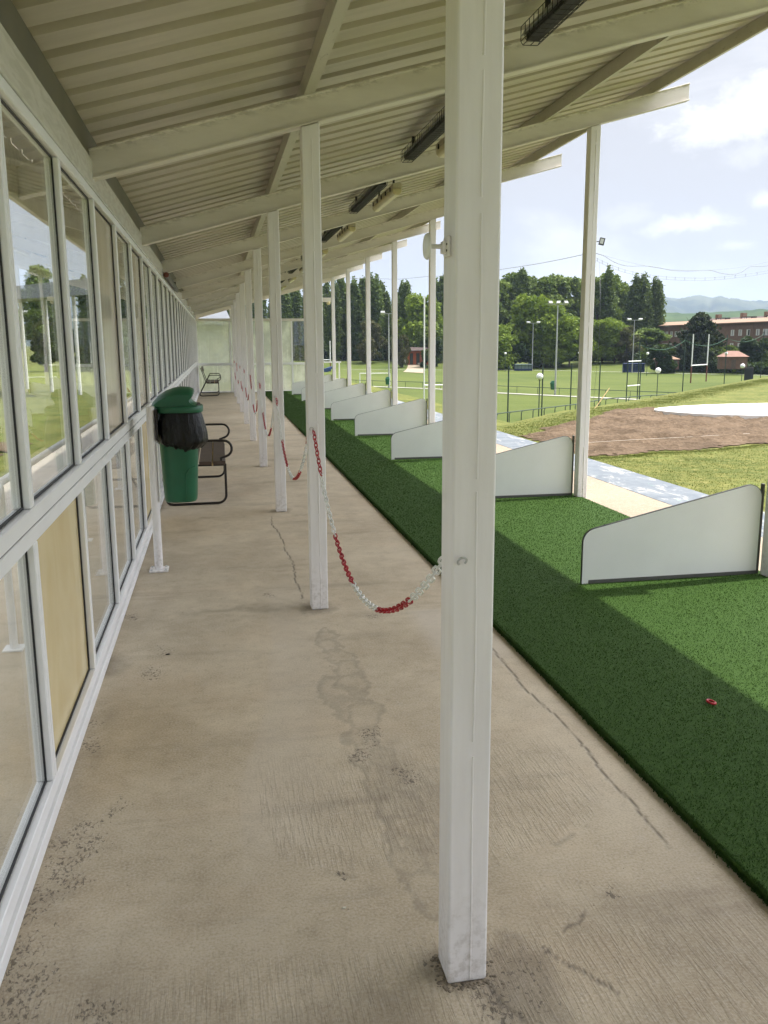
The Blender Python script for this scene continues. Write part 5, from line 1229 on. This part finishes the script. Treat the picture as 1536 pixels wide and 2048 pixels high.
# ------------------------------------------------------------------ sky, sun, air
SUN_EL, SUN_AZ = 63.0, 84.0      # azimuth clockwise from +Y
sd = Vector((math.cos(R(SUN_EL)) * math.sin(R(SUN_AZ)), math.cos(R(SUN_EL)) * math.cos(R(SUN_AZ)), math.sin(R(SUN_EL))))
L = bpy.data.lights.new('sun', 'SUN'); L.energy = 3.3; L.angle = R(.6); L.color = (1, .945, .85)
so = bpy.data.objects.new('sun', L); COL.objects.link(so); so.rotation_euler = sd.to_track_quat('Z', 'Y').to_euler(); so.location = (30, 5, 40)
W = bpy.data.worlds.new('World'); S.world = W; W.use_nodes = True
t = NT.__new__(NT); t.m = None; t.t = W.node_tree; t.t.nodes.clear(); t.out = t.n('ShaderNodeOutputWorld')
sky = t.n('ShaderNodeTexSky', sky_type='NISHITA'); sky.sun_disc = False; sky.sun_elevation = R(SUN_EL); sky.sun_rotation = R(SUN_AZ); sky.air_density = 1.0; sky.dust_density = 3.0; sky.ozone_density = 1.0
dirv = t.n('ShaderNodeTexCoord').outputs['Generated']
nv = t.noise(t.scaled(dirv, (1, 1, 1.8)), 17, 8, .62, .5); nw = t.noise(dirv, 46, 6, .6, .3); nl = t.noise(t.scaled(dirv, (1, 1, 2.2)), 3.2, 6, .6, .3)
cloud = t.math('MULTIPLY', t.step(nl, .52, .75), .75); veil = t.math('MULTIPLY_ADD', t.step(t.noise(t.scaled(dirv, (1, 1, 3)), 1.6, 4), .3, .7), .10, .86)
for (x, y, z), rx, rz, am in (((.512, .830, .222), .060, .026, 1.0), ((.56, .80, .226), .05, .034, 1.0), ((.49, .863, .1215), .040, .0105, .95), ((.535, .824, .185), .035, .012, .35), ((.556, .820, .142), .022, .012, .8), ((.370, .885, .285), .03, .012, .3), ((.530, .842, .098), .020, .005, .5), ((.434, .891, .130), .03, .010, .3), ((.460, .870, .112), .016, .004, .35)):
    df = t.n('ShaderNodeVectorMath', operation='SUBTRACT'); t.put(df.inputs[0], dirv); df.inputs[1].default_value = (x, y, z)
    sc = t.scaled(df.outputs[0], (1 / rx, 1 / rx, 1 / rz)); ln = t.n('ShaderNodeVectorMath', operation='LENGTH'); t.put(ln.inputs[0], sc)
    blob = t.step(t.math('ADD', ln.outputs['Value'], t.math('ADD', t.math('MULTIPLY', t.math('SUBTRACT', nv, .5), 3.4), t.math('MULTIPLY', t.math('SUBTRACT', nw, .5), 1.3))), 1.5, .15)
    cloud = t.math('MAXIMUM', cloud, t.math('MULTIPLY', blob, am))
zed = t.xyz(dirv)[2]; cloud = t.math('MULTIPLY', cloud, t.step(zed, .0, .06))
SKYK = 1.0
hazec = t.mix(veil, sky.outputs[0], (3.05, 3.03, 3.18)); colr = t.mix(cloud, hazec, (4.9, 4.9, 4.9))
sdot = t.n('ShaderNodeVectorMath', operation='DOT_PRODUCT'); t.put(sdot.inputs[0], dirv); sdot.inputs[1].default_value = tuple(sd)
fill_glow = t.math('MULTIPLY_ADD', t.step(sdot.outputs['Value'], .50, .85), 3.9, 1.0)   # extra sky brightness added round the sun as fill under the canopy
gm = t.n('ShaderNodeVectorMath', operation='SCALE'); t.put(gm.inputs[0], colr); t.put(gm.inputs['Scale'], fill_glow); colr = gm.outputs[0]
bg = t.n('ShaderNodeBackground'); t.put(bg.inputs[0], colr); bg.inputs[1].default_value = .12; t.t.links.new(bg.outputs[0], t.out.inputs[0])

def haze():
    m = bpy.data.materials.new('haze'); m.use_nodes = True; nt = m.node_tree; nt.nodes.clear(); o = nt.nodes.new('ShaderNodeOutputMaterial'); v = nt.nodes.new('ShaderNodeVolumePrincipled')
    v.inputs['Color'].default_value = (.62, .78, 1, 1); v.inputs['Density'].default_value = .00012; v.inputs['Anisotropy'].default_value = .2; nt.links.new(v.outputs[0], o.inputs['Volume'])
    M['haze'] = m; b = MB(); b.box(-7600, 7600, -7600, 7600, -75, 420); ob = b.build('haze', 'haze'); tag(ob, kind='stuff')
haze()

cam = bpy.data.cameras.new('camera'); cam.sensor_fit = 'VERTICAL'; cam.sensor_height = 36; cam.lens = 36 * F_PX / 2048; cam.clip_start = .05; cam.clip_end = 20000
co = bpy.data.objects.new('camera', cam); COL.objects.link(co); co.matrix_world = Matrix(((CR.x, CU.x, -CF.x, EYE.x), (CR.y, CU.y, -CF.y, EYE.y), (CR.z, CU.z, -CF.z, EYE.z), (0, 0, 0, 1))); S.camera = co
vs_ = S.view_settings; vs_.view_transform = 'Standard'; vs_.look = 'None'; vs_.exposure = 1.0; vs_.gamma = 1
S.render.engine = 'CYCLES'; cy = S.cycles; cy.max_bounces = 10; cy.diffuse_bounces = 4; cy.glossy_bounces = 4; cy.transparent_max_bounces = 24; cy.transmission_bounces = 6; cy.volume_bounces = 0; cy.use_denoising = True; cy.caustics_reflective = False; cy.caustics_refractive = False
